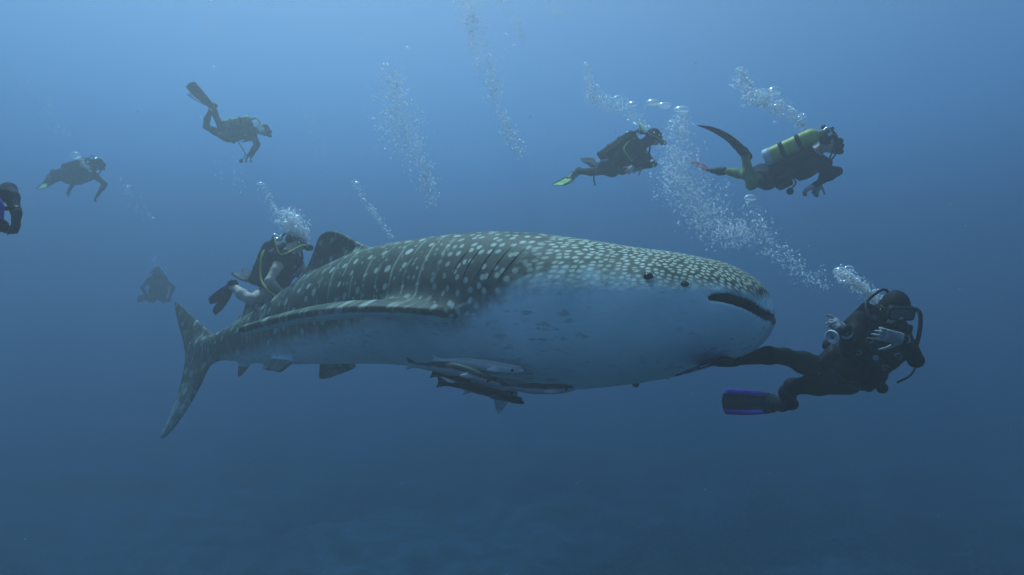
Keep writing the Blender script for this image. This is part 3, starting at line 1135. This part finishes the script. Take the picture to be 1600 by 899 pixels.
DIVERS = [
    dict(label='scuba diver in black wetsuit and hood by the shark’s snout, legs trailing, purple striped fins', h=0.0075,
         Y=4.85, pelvis=(1311, 584), neck=(1390, 513, False), front=(-0.12, -1, -0.05), head=(1399, 484, False), face=(-0.16, -0.9, -0.36), head_up=(0.05, 0, 1), hood=True, hand_lab=2,
         arms={1: dict(elbow=(1326, 548, False), wrist=(1322, 517, False), dir=(-0.55, -0.35, 0.35), palm=(-0.3, 0.6, -0.6), curl=1.5),
               -1: dict(elbow=(1431, 563, False), wrist=(1412, 531, False), dir=(-0.9, 0.05, 0.22), palm=(0.1, 1, 0.05), curl=0.35)},
         legs={1: dict(knee=(1226, 557, False), ankle=(1146, 562, False), tip=(1074, 584, False), nrm='edge', fin=None),
               -1: dict(knee=(1238, 604, False), ankle=(1229, 631, True), tip=(1140, 628, True), nrm=(-0.75, -0.6, 0.15), fin=None)},
         fin=1, tank='tank_dark', bow=0.12, watch=[1], watch_mat='pale', mask_mat='gear',
         hoses=[dict(name='gauge_hose', start='tank', pts=[(1428, 535, 4.75), (1433, 562, 4.7), (1424, 585, 4.68), (1402, 598, 4.66)], r=0.008),
                dict(name='gauge_hose', start='hip', pts=[(1385, 585, 4.6), (1380, 600, 4.6)], gauge=(0, -1, 0.1))]),
    dict(label='scuba diver with yellow tank and yellow green leggings, one fin raised high behind', h=0.010,
         Y=7.6, pelvis=(1200, 276), neck=(1284, 236, True), front=(0.38, 0.62, -0.70), head=(1301, 217, True), face=(0.92, 0.15, -0.30), head_up=(0.2, 0, 1), suit='suit_navy', legs_mat='suit_olive', hand_lab=2,
         arms={1: dict(elbow=(1309, 268, False), wrist=(1272, 290, False), palm=(0, 0.5, -1), curl=0.7),
               -1: dict(elbow=(1306, 262, False), wrist=(1280, 286, False), palm=(0, 0.5, -1), curl=0.7)},
         legs={-1: dict(knee=(1174, 289, False), ankle=(1164, 241, True), tip=(1103, 189, False), nrm=(-0.66, -0.12, -0.74)),
               1: dict(knee=(1166, 274, True), ankle=(1128, 267, True), tip=(1088, 262, True), nrm=(0.25, -0.55, 0.8))},
         fin=2, tank='tank_yellow', boot='pale', bow=0.12, tank_up=0.12,
         hoses=[dict(name='gauge_hose', start='hip', pts=[(1242, 282, 7.3), (1236, 296, 7.25)], gauge=(-0.4, -0.9, 0))]),
    dict(label='scuba diver in dark suit behind a bubble cloud, trailing one yellow green fin', h=0.010,
         Y=9.6, pelvis=(956, 262), neck=(1009, 222, False), front=(0.55, -0.45, -0.70), head=(1024, 213, False), face=(0.85, -0.2, -0.2), head_up=(-0.1, 0, 1), hood=True, hand_lab=1,
         arms={1: dict(elbow=(1012, 262, False), wrist=(990, 262, False), palm=(0.4, 0.8, 0), curl=0.6),
               -1: dict(elbow=(1022, 256, True), wrist=(1002, 262, False), palm=(0.4, 0.8, 0), curl=0.6)},
         legs={1: dict(knee=(934, 268, True), ankle=(902, 268, True), tip=(869, 292, False), nrm=(-0.3, -0.75, 0.55)),
               -1: dict(knee=(936, 262, True), ankle=(926, 256, True), tip=(915, 246, True), nrm=(0, -0.4, 1))},
         fin=3, tank='tank_dark', hose='hose_yellow', bow=0.24,
         hoses=[dict(name='gauge_hose', start='tank', pts=[(978, 226, 9.3), (976, 236, 9.2), (983, 247, 9.2), (988, 252, 9.25)], mat='hose_yellow', r=0.010),
                dict(name='gauge_hose', start='hip', pts=[(935, 268, 9.6), (928, 278, 9.6), (930, 290, 9.6)], r=0.012)]),
    dict(label='scuba diver head down with yellow tank, fins up, one fin white', h=0.010,
         Y=13.5, pelvis=(357, 214), neck=(402, 203, False), front=(0.12, 0.30, -0.92), head=(416, 204, False), face=(0.9, -0.1, -0.45), head_up=(0.3, 0, 0.9), hood=True, hand_lab=2,
         arms={1: dict(elbow=(404, 240, False), wrist=(386, 246, False), palm=(0.3, 0.2, -1), curl=0.8),
               -1: dict(elbow=(408, 236, True), wrist=(394, 243, False), palm=(0.3, 0.2, -1), curl=0.8)},
         legs={1: dict(knee=(322, 198, True), ankle=(336, 152, True), tip=(297, 133, False), nrm=(-0.4, -0.5, 0.75)),
               -1: dict(knee=(338, 184, True), ankle=(333, 164, False), tip=(298, 146, True), nrm=(-0.35, -0.6, 0.7))},
         fin=4, tank='tank_yellow', tank_off=0.02, bow=0.08,
         hoses=[dict(name='gauge_hose', start='hip', pts=[(383, 240, 13.1), (378, 250, 13.05)], gauge=(0, -1, 0))]),
    dict(label='scuba diver in dark gear drifting at far left, arms hanging, green fins tucked behind', h=0.010,
         Y=13.5, pelvis=(103, 276), neck=(142, 264, False), front=(0.25, -0.5, -0.85), head=(154, 257, False), face=(0.85, -0.35, -0.3), head_up=(0, 0, 1), hood=True, hand_lab=0,
         arms={1: dict(elbow=(112, 298, False), wrist=(101, 310, False), palm=(0, 0, -1), curl=0.6),
               -1: dict(elbow=(164, 288, False), wrist=(148, 312, False), palm=(0, 0, -1), curl=0.6)},
         legs={1: dict(knee=(80, 284, True), ankle=(77, 277, True), tip=(64, 298, False), nrm=(0.1, -0.8, 0.6)),
               -1: dict(knee=(90, 272, True), ankle=(82, 270, True), tip=(74, 296, False), nrm=(-0.1, -0.8, 0.6))},
         fin=5, tank='tank_dark', bow=0.14),
    dict(label='scuba diver mostly out of view, a dark sleeved arm and fist reaching in', h=0.009,
         Y=4.3, pelvis=(-170, 345), neck=(-72, 282, False), front=(0.55, -0.75, -0.3), head=(-62, 262, False), face=(0.8, -0.6, -0.1), head_up=(0, 0, 1), hood=True, hand_lab=0, suit='suit_navy',
         arms={-1: dict(elbow=(14, 296, True), wrist=(26, 334, False), dir=(0.05, -0.2, -1), palm=(-0.9, -0.2, 0), curl=1.15),
               1: dict(elbow=(-95, 330, False), wrist=(-50, 332, False), palm=(-0.2, 0.5, -0.8), curl=0.8)},
         legs={1: dict(knee=(-240, 350, False), ankle=(-330, 345, True), tip=(-460, 370, True), nrm=(0, -0.2, 1)),
               -1: dict(knee=(-230, 370, True), ankle=(-320, 380, True), tip=(-450, 400, True), nrm=(0, -0.2, 1))},
         fin=2, tank='tank_grey', watch=[-1],
         hoses=[dict(name='gauge_hose', start='hip', pts=[(-30, 305, 4.0), (0, 316, 3.95), (2, 345, 3.95)], mat='purple', r=0.013, gauge=(0.2, -1, 0)),
                dict(name='inflator', start='tank', pts=[(-25, 300, 4.05), (-10, 323, 4.0), (12, 326, 3.98)], r=0.014)]),
    dict(label='scuba diver with bare arms and legs in black vest, behind the shark’s dorsal fin', h=0.009,
         Y=7.9, pelvis=(428, 452), neck=(450, 396, False), front=(0.92, 0.02, -0.38), head=(463, 379, True), face=(0.90, 0.30, -0.05), head_up=(-0.1, 0, 1), bare_arms=True, bare_legs=True, hand_lab=1,
         arms={1: dict(elbow=(420, 440, False), wrist=(443, 459, True), palm=(0.3, 0.2, -0.9), curl=0.6),
               -1: dict(elbow=(482, 436, True), wrist=(490, 455, True), palm=(0.3, 0.2, -0.9), curl=0.6)},
         legs={1: dict(knee=(391, 468, False), ankle=(362, 446, True), tip=(330, 483, True), nrm=(0.5, -0.8, 0.35)),
               -1: dict(knee=(425, 452, True), ankle=(405, 440, True), tip=(370, 424, True), nrm=(0.25, -0.65, 0.7))},
         fin=6, tank='tank_dark', hose='hose_yellow', bow=0.10, tank_off=-0.05,
         hoses=[dict(name='gauge_hose', start='tank', pts=[(423, 381, 7.75), (410, 398, 7.6), (407, 424, 7.5), (411, 444, 7.4), (430, 462, 7.3), (446, 466, 7.4)], mat='hose_yellow', r=0.013)]),
    dict(label='faint scuba diver seen head-on far off, arms hanging, above the shark’s tail', h=0.011,
         Y=17.5, pelvis=(247, 462), neck=(246, 434, False), front=(0.05, -0.75, -0.6), head=(246, 424, False), face=(0, -0.95, -0.2), head_up=(0, 0, 1), hood=True, hand_lab=0,
         arms={1: dict(elbow=(222, 450, False), wrist=(233, 472, False), palm=(0.5, 0, -1), curl=0.6),
               -1: dict(elbow=(271, 449, False), wrist=(262, 473, False), palm=(-0.5, 0, -1), curl=0.6)},
         legs={1: dict(knee=(239, 470, True), ankle=(230, 463, True), tip=(219, 468, True), nrm=(0.3, -1, 0.2)),
               -1: dict(knee=(256, 470, True), ankle=(258, 458, True), tip=(262, 452, True), nrm=(0, -1, 0.4))},
         fin=2, tank='tank_dark', bow=0.05),
    dict(label='scuba diver almost hidden behind the shark’s throat, dark gear and gauge hanging below', h=0.011,
         Y=7.2, pelvis=(1062, 556), neck=(988, 553, True), front=(-0.1, -0.35, -0.93), head=(966, 536, True), face=(-0.9, 0.2, -0.2), head_up=(0, 0, 1), hood=True, hand_lab=0,
         arms={1: dict(elbow=(1000, 572, False), wrist=(1028, 580, False), palm=(0, 0, -1), curl=0.6),
               -1: dict(elbow=(1015, 565, True), wrist=(1045, 575, True), palm=(0, 0, -1), curl=0.6)},
         legs={1: dict(knee=(1088, 540, True), ankle=(1110, 532, True), tip=(1120, 528, True), nrm=(0, -0.2, 1)),
               -1: dict(knee=(1090, 536, True), ankle=(1108, 526, True), tip=(1118, 520, True), nrm=(0, -0.2, 1))},
         fin=2, tank='tank_grey',
         hoses=[dict(name='gauge_hose', start='hip', pts=[(1018, 570, 7.0), (1008, 585, 6.95), (996, 597, 6.9)], gauge=(0.2, -1, 0))]),
]
FINS = {
    1: dict(blade=None, rail='purple', bend=0.55, w=0.11, len=0.50),
    2: dict(blade='fin_red', bend=0.35, w=0.10, len=0.55),
    3: dict(blade='fin_green', rail='fin_black', bend=0.15, w=0.11, len=0.50),
    4: dict(blade='fin_grey', bend=0.3, w=0.10, len=0.52),
    5: dict(blade='fin_green', rail='fin_black', bend=0.2, w=0.11, len=0.46),
    6: dict(blade='fin_black', bend=0.2, w=0.115, len=0.46, split=True),
}


def build_divers():
    for S in DIVERS:
        for k_ in ('suit', 'legs_mat', 'tank', 'boot', 'hose', 'watch_mat', 'mask_mat'):
            if isinstance(S.get(k_), str):
                S[k_] = M[S[k_]]
        for hs in S.get('hoses', []):
            if isinstance(hs.get('mat'), str):
                hs['mat'] = M[hs['mat']]
        st = dict(FINS[S['fin']])
        st['blade'] = M[st['blade'] or 'fin_black']
        if st.get('rail'):
            st['rail'] = M[st['rail']]
        S['fin'] = st
        for sd, a in S['legs'].items():
            a.pop('fin', None)
        if S['label'].startswith('scuba diver head down'):
            w_ = dict(st)
            w_['blade'] = M['fin_white']
            S['legs'][-1]['fin'] = w_
        if 'behind a bubble cloud' in S['label']:
            w_ = dict(st)
            w_['blade'], w_['rail'], w_['len'] = M['fin_black'], None, 0.40
            S['legs'][-1]['fin'] = w_
        build_diver(S)


build_divers()

# ------------------------------------------------------------------ hand torch held by the near diver
def build_torch():
    S = DIVERS[0]
    sh_, e, w = S['_']['arms'][1]
    d = unit(V(-0.55, -0.35, 0.35))
    c = w + d * 0.085 + V(0.0, -0.02, -0.045)
    ax = unit(V(-0.80, -0.45, -0.30))
    root = empty('dive_torch', tuple(c))
    tag(root, 'small black dive torch with a pale rim, held in the near diver’s hand', 'torch')
    lathe('body', [(-0.09, 0.0), (-0.09, 0.020), (-0.08, 0.023), (0.03, 0.023), (0.05, 0.036), (0.085, 0.040), (0.086, 0.0)], V(0, 0, 0), ax, M['rubber'], root, 16)
    lathe('rim', [(0.080, 0.040), (0.080, 0.045), (0.094, 0.045), (0.094, 0.036), (0.088, 0.036)], V(0, 0, 0), ax, M['pale'], root, 18)
    lathe('lens', [(0.0865, 0.0), (0.0865, 0.036), (0.089, 0.0)], V(0, 0, 0), ax, M['lens'], root, 16)


build_torch()


# ------------------------------------------------------------------ remoras
def remora_skin(name, dark, pale, cut):
    t = NT(name)
    v = t.attr('up')
    n = t.math('MULTIPLY', t.math('SUBTRACT', t.noise(14.0, 4.0), 0.5), 0.5)
    f = t.ramp(t.math('ADD', v, n), cut - 0.25, cut + 0.25)
    t.l(t.mix(f, pale, dark), t.b.inputs['Base Color'])
    t.b.inputs['Roughness'].default_value = 0.45
    t.bump(t.noise(60.0, 3.0), 0.2, 0.004)
    return t.m


def build_remora(label, path, Y, girth, mat):
    """path: photograph points from tail root to snout"""
    pts = [at(px, py, Y[0] + (Y[1] - Y[0]) * i / (len(path) - 1)) for i, (px, py) in enumerate(path)]
    org = pts[len(pts) // 2].copy()
    c = [p - org for p in spline(pts, 6)]
    n = len(c) - 1
    t0, t1 = unit(c[1] - c[0]), unit(c[-1] - c[-3])
    ax = unit(c[-1] - c[0])
    upv = unit(V(0, 0, 1) - ax * ax[2])
    sdv = np.cross(ax, upv)
    arr = np.array(c)
    Ln = np.linalg.norm(c[-1] - c[0])
    F = Field(arr.min(0) - 0.16, arr.max(0) + 0.16, 0.006)
    prof = lambda f: girth * (0.22 + 0.78 * math.sin(math.pi * min(1, f * 0.80 + 0.03) ** 0.9) ** 0.85) * (1.0 if f < 0.90 else (1 - (f - 0.90) / 0.10 * 0.62))
    for i in range(n):
        f = (i + 0.5) / n
        F.ell((c[i] + c[i + 1]) / 2, (ax, sdv, upv), (Ln / n * 1.25, prof(f) * 0.82, prof(f)), girth * 0.35)
    # sucker disc on the flat head
    F.box(c[-1] - t1 * Ln * 0.11 + upv * girth * 0.52, (t1, sdv, upv), (Ln * 0.10, girth * 0.50, girth * 0.16), girth * 0.14, girth * 0.3)
    F.cone(c[-1] - t1 * 0.04 - upv * girth * 0.30, c[-1] + t1 * 0.012 - upv * girth * 0.18, girth * 0.36, girth * 0.22, girth * 0.3)  # lower jaw

    def fin(o, ep, eq, ol, tm):
        add_fin(F, o, ep, eq, ol, tm, 0.03, k=0.012, smooth=2, tmin=0.0055)
    g = girth
    # forked tail, long low dorsal and anal fins, paddles
    fin(c[0], -t0, upv, [(-0.05, -0.010), (0.0, -0.018), (0.05, -0.036), (0.105, -0.060), (0.085, -0.02), (0.08, 0.0), (0.085, 0.02), (0.11, 0.062), (0.05, 0.036), (0.0, 0.018), (-0.05, 0.010)], 0.009)
    for sg in (1, -1):
        q = c[int(n * 0.36)]
        fin(q, -ax, upv * sg, [(-0.10, g * 0.4), (-0.05, g * 1.0), (-0.015, g * 1.25), (0.05, g * 0.95), (0.16, g * 0.55), (0.17, g * 0.2), (-0.10, 0.0)], 0.008)
    for sg in (1, -1):
        q = c[int(n * 0.72)] + sdv * sg * g * 0.6
        fin(q, -ax * 0.8 + sdv * sg * 0.45, upv * -0.75 + sdv * sg * 0.6, [(-0.03, -0.01), (0.0, -0.02), (0.09, 0.03), (0.08, 0.055), (0.0, 0.035), (-0.03, 0.02)], 0.008)
    P, Q = F.mesh()
    # which way is up along the fish
    seg = arr[np.argmin(((P[:, None, :] - arr[None]) ** 2).sum(2), axis=1)]
    up_ = ((P - seg) @ upv) / girth
    root = empty('remora', tuple(org))
    tag(root, label, 'fish', 'remoras under the whale shark’s belly')
    link_mesh('body', P, Q, mat, root, attrs=dict(up=up_))
    for sg in (1, -1):
        q = c[-1] - t1 * Ln * 0.085 + sdv * sg * g * 0.62 - upv * g * 0.02
        G_ = Field(q - 0.04, q + 0.04, 0.0035)
        G_.ell(q, (t1, sdv, upv), (0.011, 0.008, 0.011), 0.0)
        Pe, Qe = G_.mesh()
        link_mesh('eye', Pe, Qe, SH['eye'], root)


def build_remoras():
    dk = remora_skin('dark_remora_skin', (0.045, 0.054, 0.054), (0.42, 0.46, 0.46), 0.1)
    dkk = remora_skin('blackish_remora_skin', (0.020, 0.022, 0.022), (0.10, 0.12, 0.12), -0.5)
    pl = remora_skin('pale_remora_skin', (0.42, 0.46, 0.44), (0.62, 0.66, 0.64), 0.55)
    pl2 = remora_skin('grey_remora_skin', (0.16, 0.18, 0.18), (0.55, 0.6, 0.58), 0.2)
    build_remora('longest remora, dark backed, its forked tail at the far left of the shoal', [(652, 571), (690, 575), (715, 578), (745, 587), (776, 599)], (5.05, 4.75), 0.047, dk)
    build_remora('pale whitish remora swimming uppermost against the shark’s belly', [(690, 565), (720, 568), (755, 572), (785, 576), (814, 579)], (5.1, 4.8), 0.046, pl)
    build_remora('blackish slim remora swimming lowest in the shoal', [(700, 600), (735, 605), (762, 612), (790, 620), (815, 628)], (4.85, 4.65), 0.034, dkk)
    build_remora('dark remora whose snout leads the shoal on the right', [(800, 605), (825, 607), (850, 608), (872, 608), (894, 607)], (4.75, 4.6), 0.036, dk)
    build_remora('grey remora with pale flanks in the middle of the shoal', [(722, 593), (750, 597), (778, 600), (805, 603), (832, 606)], (4.95, 4.8), 0.043, pl2)

    build_remora('small slender remora half hidden between the long dark one and the lowest one', [(690, 585), (712, 590), (735, 595), (752, 599)], (5.0, 4.9), 0.026, dkk)
    build_remora('small pale remora at the rear of the shoal under the lowest fin', [(742, 609), (765, 612), (790, 614), (806, 615)], (5.0, 4.9), 0.030, pl2)


build_remoras()

# ------------------------------------------------------------------ bubbles
def bubble_material(name, body, edge, rough, shine):
    """air in water reflects like a mirror towards its rim and is clear in the middle"""
    t = NT(name)
    gl = t.n('BsdfAnisotropic')
    gl.inputs['Color'].default_value = (0.97, 0.98, 0.98, 1)
    gl.inputs['Roughness'].default_value = rough
    tl = t.n('BsdfTranslucent')
    tl.inputs['Color'].default_value = (0.97, 0.98, 0.98, 1)
    df = t.n('BsdfDiffuse')
    df.inputs['Color'].default_value = (0.97, 0.98, 0.98, 1)
    m1, m2 = t.n('MixShader'), t.n('MixShader')
    m1.inputs[0].default_value = 0.25
    t.l(tl.outputs[0], m1.inputs[1])
    t.l(df.outputs[0], m1.inputs[2])
    m2.inputs[0].default_value = shine
    t.l(m1.outputs[0], m2.inputs[1])
    t.l(gl.outputs[0], m2.inputs[2])
    lw = t.n('LayerWeight')
    lw.inputs['Blend'].default_value = 0.45
    f = t.ramp(lw.outputs['Facing'], 0.2, 0.9, body, edge)
    tr = t.n('BsdfTransparent')
    mx = t.n('MixShader')
    t.l(f, mx.inputs[0])
    t.l(tr.outputs[0], mx.inputs[1])
    t.l(m2.outputs[0], mx.inputs[2])
    t.l(mx.outputs[0], t.out.inputs['Surface'])
    return t.m


def ico(sub):
    bm = bmesh.new()
    bmesh.ops.create_icosphere(bm, subdivisions=sub, radius=1.0)
    vs = np.array([v.co[:] for v in bm.verts])
    fs = np.array([[v.index for v in f.verts] for f in bm.faces])
    bm.free()
    return vs, fs


# group phrase, label, places along the plume (px, py, half width px), distance, number, radius range in m, crowding
PLUMES = [
    ('bubbles from the hooded diver by the snout', 'silvery air bubble in the dense jet above the hooded diver by the snout', [(1384, 488, 7), (1366, 466, 12), (1345, 447, 14), (1322, 434, 15), (1312, 426, 10)], 4.7, 900, (0.0025, 0.016), 1.0),
    ('bubbles from the yellow tank diver', 'silvery air bubble in the slanting cloud above the yellow tank diver', [(1258, 203, 4), (1246, 187, 12), (1222, 172, 19), (1195, 157, 19), (1165, 143, 18), (1157, 125, 16), (1155, 110, 8)], 8.0, 900, (0.0042, 0.030), 1.0),
    ('bubbles from the green finned diver', 'small air bubble in the loose cloud over the green finned diver', [(1012, 205, 8), (990, 180, 17), (960, 165, 18), (930, 155, 18), (917, 120, 10), (916, 100, 4)], 9.6, 700, (0.004, 0.026), 0.9),
    ('bubbles in the big rising column', 'air bubble in the wide column rising above the shark’s head', [(1066, 175, 12), (1063, 200, 22), (1060, 235, 32), (1060, 265, 38), (1075, 300, 42), (1100, 335, 42), (1130, 360, 40), (1185, 372, 26)], 6.6, 3600, (0.0025, 0.017), 1.0),
    ('bubbles in the big rising column', 'air bubble in the wide column rising above the shark’s head', [(1172, 312, 9), (1180, 335, 16), (1195, 365, 20), (1215, 390, 22), (1245, 420, 26), (1290, 450, 16)], 6.2, 520, (0.0025, 0.015), 0.8),
    ('bubbles from the bare armed diver', 'white air bubble in the burst over the bare armed diver', [(478, 378, 6), (470, 362, 14), (457, 352, 22), (452, 340, 20), (447, 332, 12)], 7.5, 1000, (0.003, 0.022), 1.0),
    ('bubbles from the bare armed diver', 'white air bubble in the burst over the bare armed diver', [(432, 345, 12), (420, 318, 12), (406, 290, 8)], 7.5, 90, (0.003, 0.012), 0.6),
    ('bubbles in the left middle cloud', 'tiny air bubble in the broad cloud above the dorsal fin', [(606, 95, 8), (612, 130, 26), (622, 165, 36), (620, 200, 36), (640, 230, 26), (660, 265, 18), (672, 300, 18), (672, 320, 8)], 8.6, 1300, (0.0042, 0.017), 0.8),
    ('bubbles in the top middle cloud', 'tiny air bubble in the cloud at the top edge', [(725, -10, 28), (735, 30, 30), (750, 70, 30), (765, 110, 22), (775, 160, 12), (790, 200, 18), (815, 240, 14)], 8.8, 1300, (0.0042, 0.017), 0.8),
    ('bubbles in the top right of middle trail', 'faint air bubble in the thin trail at the top edge', [(785, -5, 14), (805, 35, 14), (825, 80, 10)], 12.0, 260, (0.005, 0.018), 0.6),
    ('bubbles in the top right of middle trail', 'faint air bubble in the thin trail at the top edge', [(855, -5, 14), (880, 30, 10)], 12.0, 120, (0.005, 0.018), 0.6),
    ('bubbles in the thin trail by the dorsal fin', 'small air bubble in the thin string just above the shark’s back', [(556, 284, 6), (568, 312, 8), (590, 340, 10), (613, 372, 5)], 8.4, 260, (0.003, 0.014), 0.9),
    ('bubbles from the far left diver', 'small air bubble rising from the far left drifting diver', [(140, 268, 4), (132, 258, 6), (124, 248, 6), (118, 242, 4)], 13.2, 170, (0.004, 0.022), 1.0),
    ('bubbles from the far head-on diver', 'faint air bubble above the far head-on diver', [(252, 432, 10), (243, 415, 10), (241, 402, 5)], 17.2, 80, (0.005, 0.022), 0.8),
    ('bubbles from the head down diver', 'small air bubble by the head of the head down diver', [(398, 188, 6), (404, 196, 9), (410, 206, 6)], 13.2, 140, (0.004, 0.020), 1.0),
    ('bubbles drifting on the far left', 'lone faint air bubble drifting on the far left', [(45, 120, 20), (75, 175, 20), (95, 215, 16)], 13.0, 170, (0.005, 0.018), 0.5),
    ('bubbles drifting on the far left', 'lone faint air bubble drifting on the far left', [(195, 285, 16), (215, 315, 18), (235, 345, 12)], 12.0, 90, (0.004, 0.016), 0.5),
    ('bubbles around the head down diver', 'lone air bubble scattered around the head down diver', [(330, 0, 22), (335, 60, 22), (322, 125, 26), (345, 200, 40), (385, 300, 20)], 10.0, 190, (0.0035, 0.015), 0.4),
    ('bubbles in the faint trail left of middle', 'faint air bubble in the trail right of the head down diver', [(470, 160, 12), (490, 205, 16), (512, 270, 8)], 12.5, 170, (0.004, 0.015), 0.5),
]
BIG = [  # px, py, half width px, flatness, distance, label
    (1020, 162, 11, 0.62, 6.5, 'large domed air bubble, first of three leading the big column'),
    (1038, 166, 10, 0.55, 6.5, 'large domed air bubble, middle of three leading the big column'),
    (1065, 173, 12, 0.60, 6.5, 'large domed air bubble, last of three leading the big column'),
    (1209, 145, 11, 0.85, 8.2, 'large round air bubble on top of the yellow tank diver’s cloud'),
    (1172, 311, 9, 0.75, 6.2, 'domed air bubble capping the small stream beside the big column'),
    (1185, 146, 8, 0.7, 8.2, 'domed air bubble in the middle of the yellow tank diver’s cloud'),
    (1155, 110, 7, 0.7, 8.2, 'domed air bubble at the upper end of the yellow tank diver’s cloud'),
    (1312, 425, 10, 0.8, 4.65, 'domed air bubble at the upper end of the hooded diver’s jet'),
    (1326, 421, 8, 0.75, 4.65, 'domed air bubble second from the end of the hooded diver’s jet'),
    (1323, 441, 7, 0.6, 4.6, 'flattened air bubble low in the hooded diver’s jet'),
    (441, 333, 7, 0.6, 7.4, 'domed air bubble at the top of the bare armed diver’s burst'),
    (453, 337, 6, 0.65, 7.4, 'domed air bubble in the middle of the bare armed diver’s burst'),
    (464, 341, 8, 0.65, 7.4, 'domed air bubble on the side of the bare armed diver’s burst nearest the fin'),
    (447, 349, 8, 0.45, 7.35, 'flat wide air bubble inside the bare armed diver’s burst'),
    (916, 100, 4, 0.6, 9.5, 'domed air bubble far above the green finned diver'),
    (938, 145, 5, 0.7, 9.5, 'domed air bubble over the green finned diver’s loose cloud'),
    (965, 155, 8, 0.7, 9.5, 'domed air bubble heading the green finned diver’s loose cloud'),
    (988, 165, 8, 0.8, 9.5, 'domed air bubble closest above the green finned diver’s shoulder'),
    (637, 76, 5, 0.45, 8.4, 'lone flattened air bubble high over the broad middle cloud'),
    (117, 243, 7, 0.75, 13.1, 'domed air bubble leading the far left diver’s trail'),
    (407, 288, 6, 0.5, 7.6, 'flattened air bubble on the small stream left of the bare armed diver'),
    (557, 286, 5, 0.5, 8.3, 'flattened air bubble at the top of the thin string above the back'),
]


def cap_mesh(flat):
    """a rising bubble: domed top, wobbling rim, hollowed underside"""
    seg, rows = 24, 12
    vs, fs = [], []
    for i in range(rows + 1):
        a = math.pi * i / rows
        for j in range(seg):
            b = 2 * math.pi * j / seg
            r = math.sin(a) * (1 + 0.06 * math.sin(3 * b + 1) * math.sin(a) + 0.03 * math.sin(5 * b))
            z = math.cos(a)
            z = z * flat if z > 0 else z * flat * 0.30 + 0.10 * flat * (1 - r) * 0
            vs.append((r * math.cos(b), r * math.sin(b), z))
    for i in range(rows):
        for j in range(seg):
            fs.append((i * seg + j, (i + 1) * seg + j, (i + 1) * seg + (j + 1) % seg, i * seg + (j + 1) % seg))
    return vs, fs


def build_bubbles():
    mb = bubble_material('air_bubble', 0.10, 0.95, 0.16, 0.6)
    ms = bubble_material('fine_air_bubbles', 0.42, 0.95, 0.22, 0.5)
    for (px, py, rp, fl, Y, lab) in BIG:
        vs, fs = cap_mesh(fl)
        o = link_mesh('bubble', vs, fs, mb)
        o.location = tuple(at(px, py, Y))
        r = rp * K * Y
        o.scale = (r, r, r)
        o.rotation_euler = (RNG.normal() * 0.12, RNG.normal() * 0.12, RNG.uniform(0, 6.28))
        tag(o, lab, 'bubble', 'large domed bubbles')
    allb = []
    for gi, (grp, lab, path, Y, num, (r0, r1), crowd) in enumerate(PLUMES):
        num = int(num * 1.25)
        P = np.array(path, float)
        sg = np.concatenate([[0], np.cumsum(np.hypot(*np.diff(P[:, :2], axis=0).T))])
        wcum = np.concatenate([[0], np.cumsum(np.diff(sg) * (P[:-1, 2] + P[1:, 2]))])
        # bubbles gather in puffs
        npf = max(4, int(num / 22))
        pf_t = np.interp(RNG.uniform(0, wcum[-1], npf), wcum, sg)
        pf_a = RNG.normal(size=(npf, 2)) * 0.42
        for _ in range(num):
            if RNG.random() < 0.55:
                k_ = RNG.integers(npf)
                t = pf_t[k_] + RNG.normal() * 5
                off = pf_a[k_] + RNG.normal(size=2) * 0.16
            else:
                t = np.interp(RNG.uniform(0, wcum[-1]), wcum, sg)
                off = RNG.normal(size=2) * 0.50
            t = np.clip(t, 0, sg[-1])
            px, py, w = (np.interp(t, sg, P[:, i]) for i in range(3))
            r = 1.5 * r0 * (RNG.random() + 1e-4) ** (-0.42)
            r = min(r, r1 * RNG.uniform(0.7, 1.0))
            dy = off[1] * w * K * Y
            c = at(px + off[0] * w, py + RNG.normal() * w * 0.35, Y) + V(0, dy, 0)
            allb.append((r / Y, r, c, gi))
    allb.sort(key=lambda q: -q[0])
    v1, f1 = ico(2)
    me = bpy.data.meshes.new('bubble')
    me.from_pydata([tuple(v) for v in v1], [], [tuple(f) for f in f1])
    me.polygons.foreach_set('use_smooth', np.ones(len(me.polygons), dtype=bool))
    me.materials.append(mb)
    n_ind = 278
    for (_, r, c, gi) in allb[:n_ind]:
        o = bpy.data.objects.new('bubble', me)
        o.location = tuple(c)
        fl = RNG.uniform(0.6, 1.0)
        o.scale = (r, r, r * fl)
        o.rotation_euler = (RNG.normal() * 0.25, RNG.normal() * 0.25, 0)
        COL.objects.link(o)
        tag(o, PLUMES[gi][1], 'bubble', PLUMES[gi][0])
    v0, f0 = ico(1)
    rest = allb[n_ind:]
    C = np.array([q[2] for q in rest])
    Rr = np.array([q[1] for q in rest])
    fl = RNG.uniform(0.65, 1.0, len(rest))
    vv = v0[None] * Rr[:, None, None] * np.stack([np.ones_like(fl), np.ones_like(fl), fl], 1)[:, None, :] + C[:, None]
    ff = f0[None] + (np.arange(len(rest)) * len(v0))[:, None, None]
    o = link_mesh('bubble_spray', vv.reshape(-1, 3), ff.reshape(-1, 3), ms)
    tag(o, 'fine spray of countless tiny air bubbles rising in plumes above the divers', 'bubbles', kind='stuff')
    # drifting specks in the water
    n = 380
    Y = RNG.uniform(1.6, 9.0, n)
    C = np.array([at(RNG.uniform(-60, 1660), RNG.uniform(-40, 940), y) for y in Y])
    Rr = RNG.uniform(0.0008, 0.0022, n)
    vv = v0[None] * Rr[:, None, None] + C[:, None]
    ff = f0[None] + (np.arange(n) * len(v0))[:, None, None]
    o = link_mesh('plankton', vv.reshape(-1, 3), ff.reshape(-1, 3), plain('drifting_specks', (0.6, 0.62, 0.58), 0.8, 0.2, 5.0, 0.0))
    tag(o, 'pale specks of plankton drifting in the open water', 'plankton', kind='stuff')


build_bubbles()
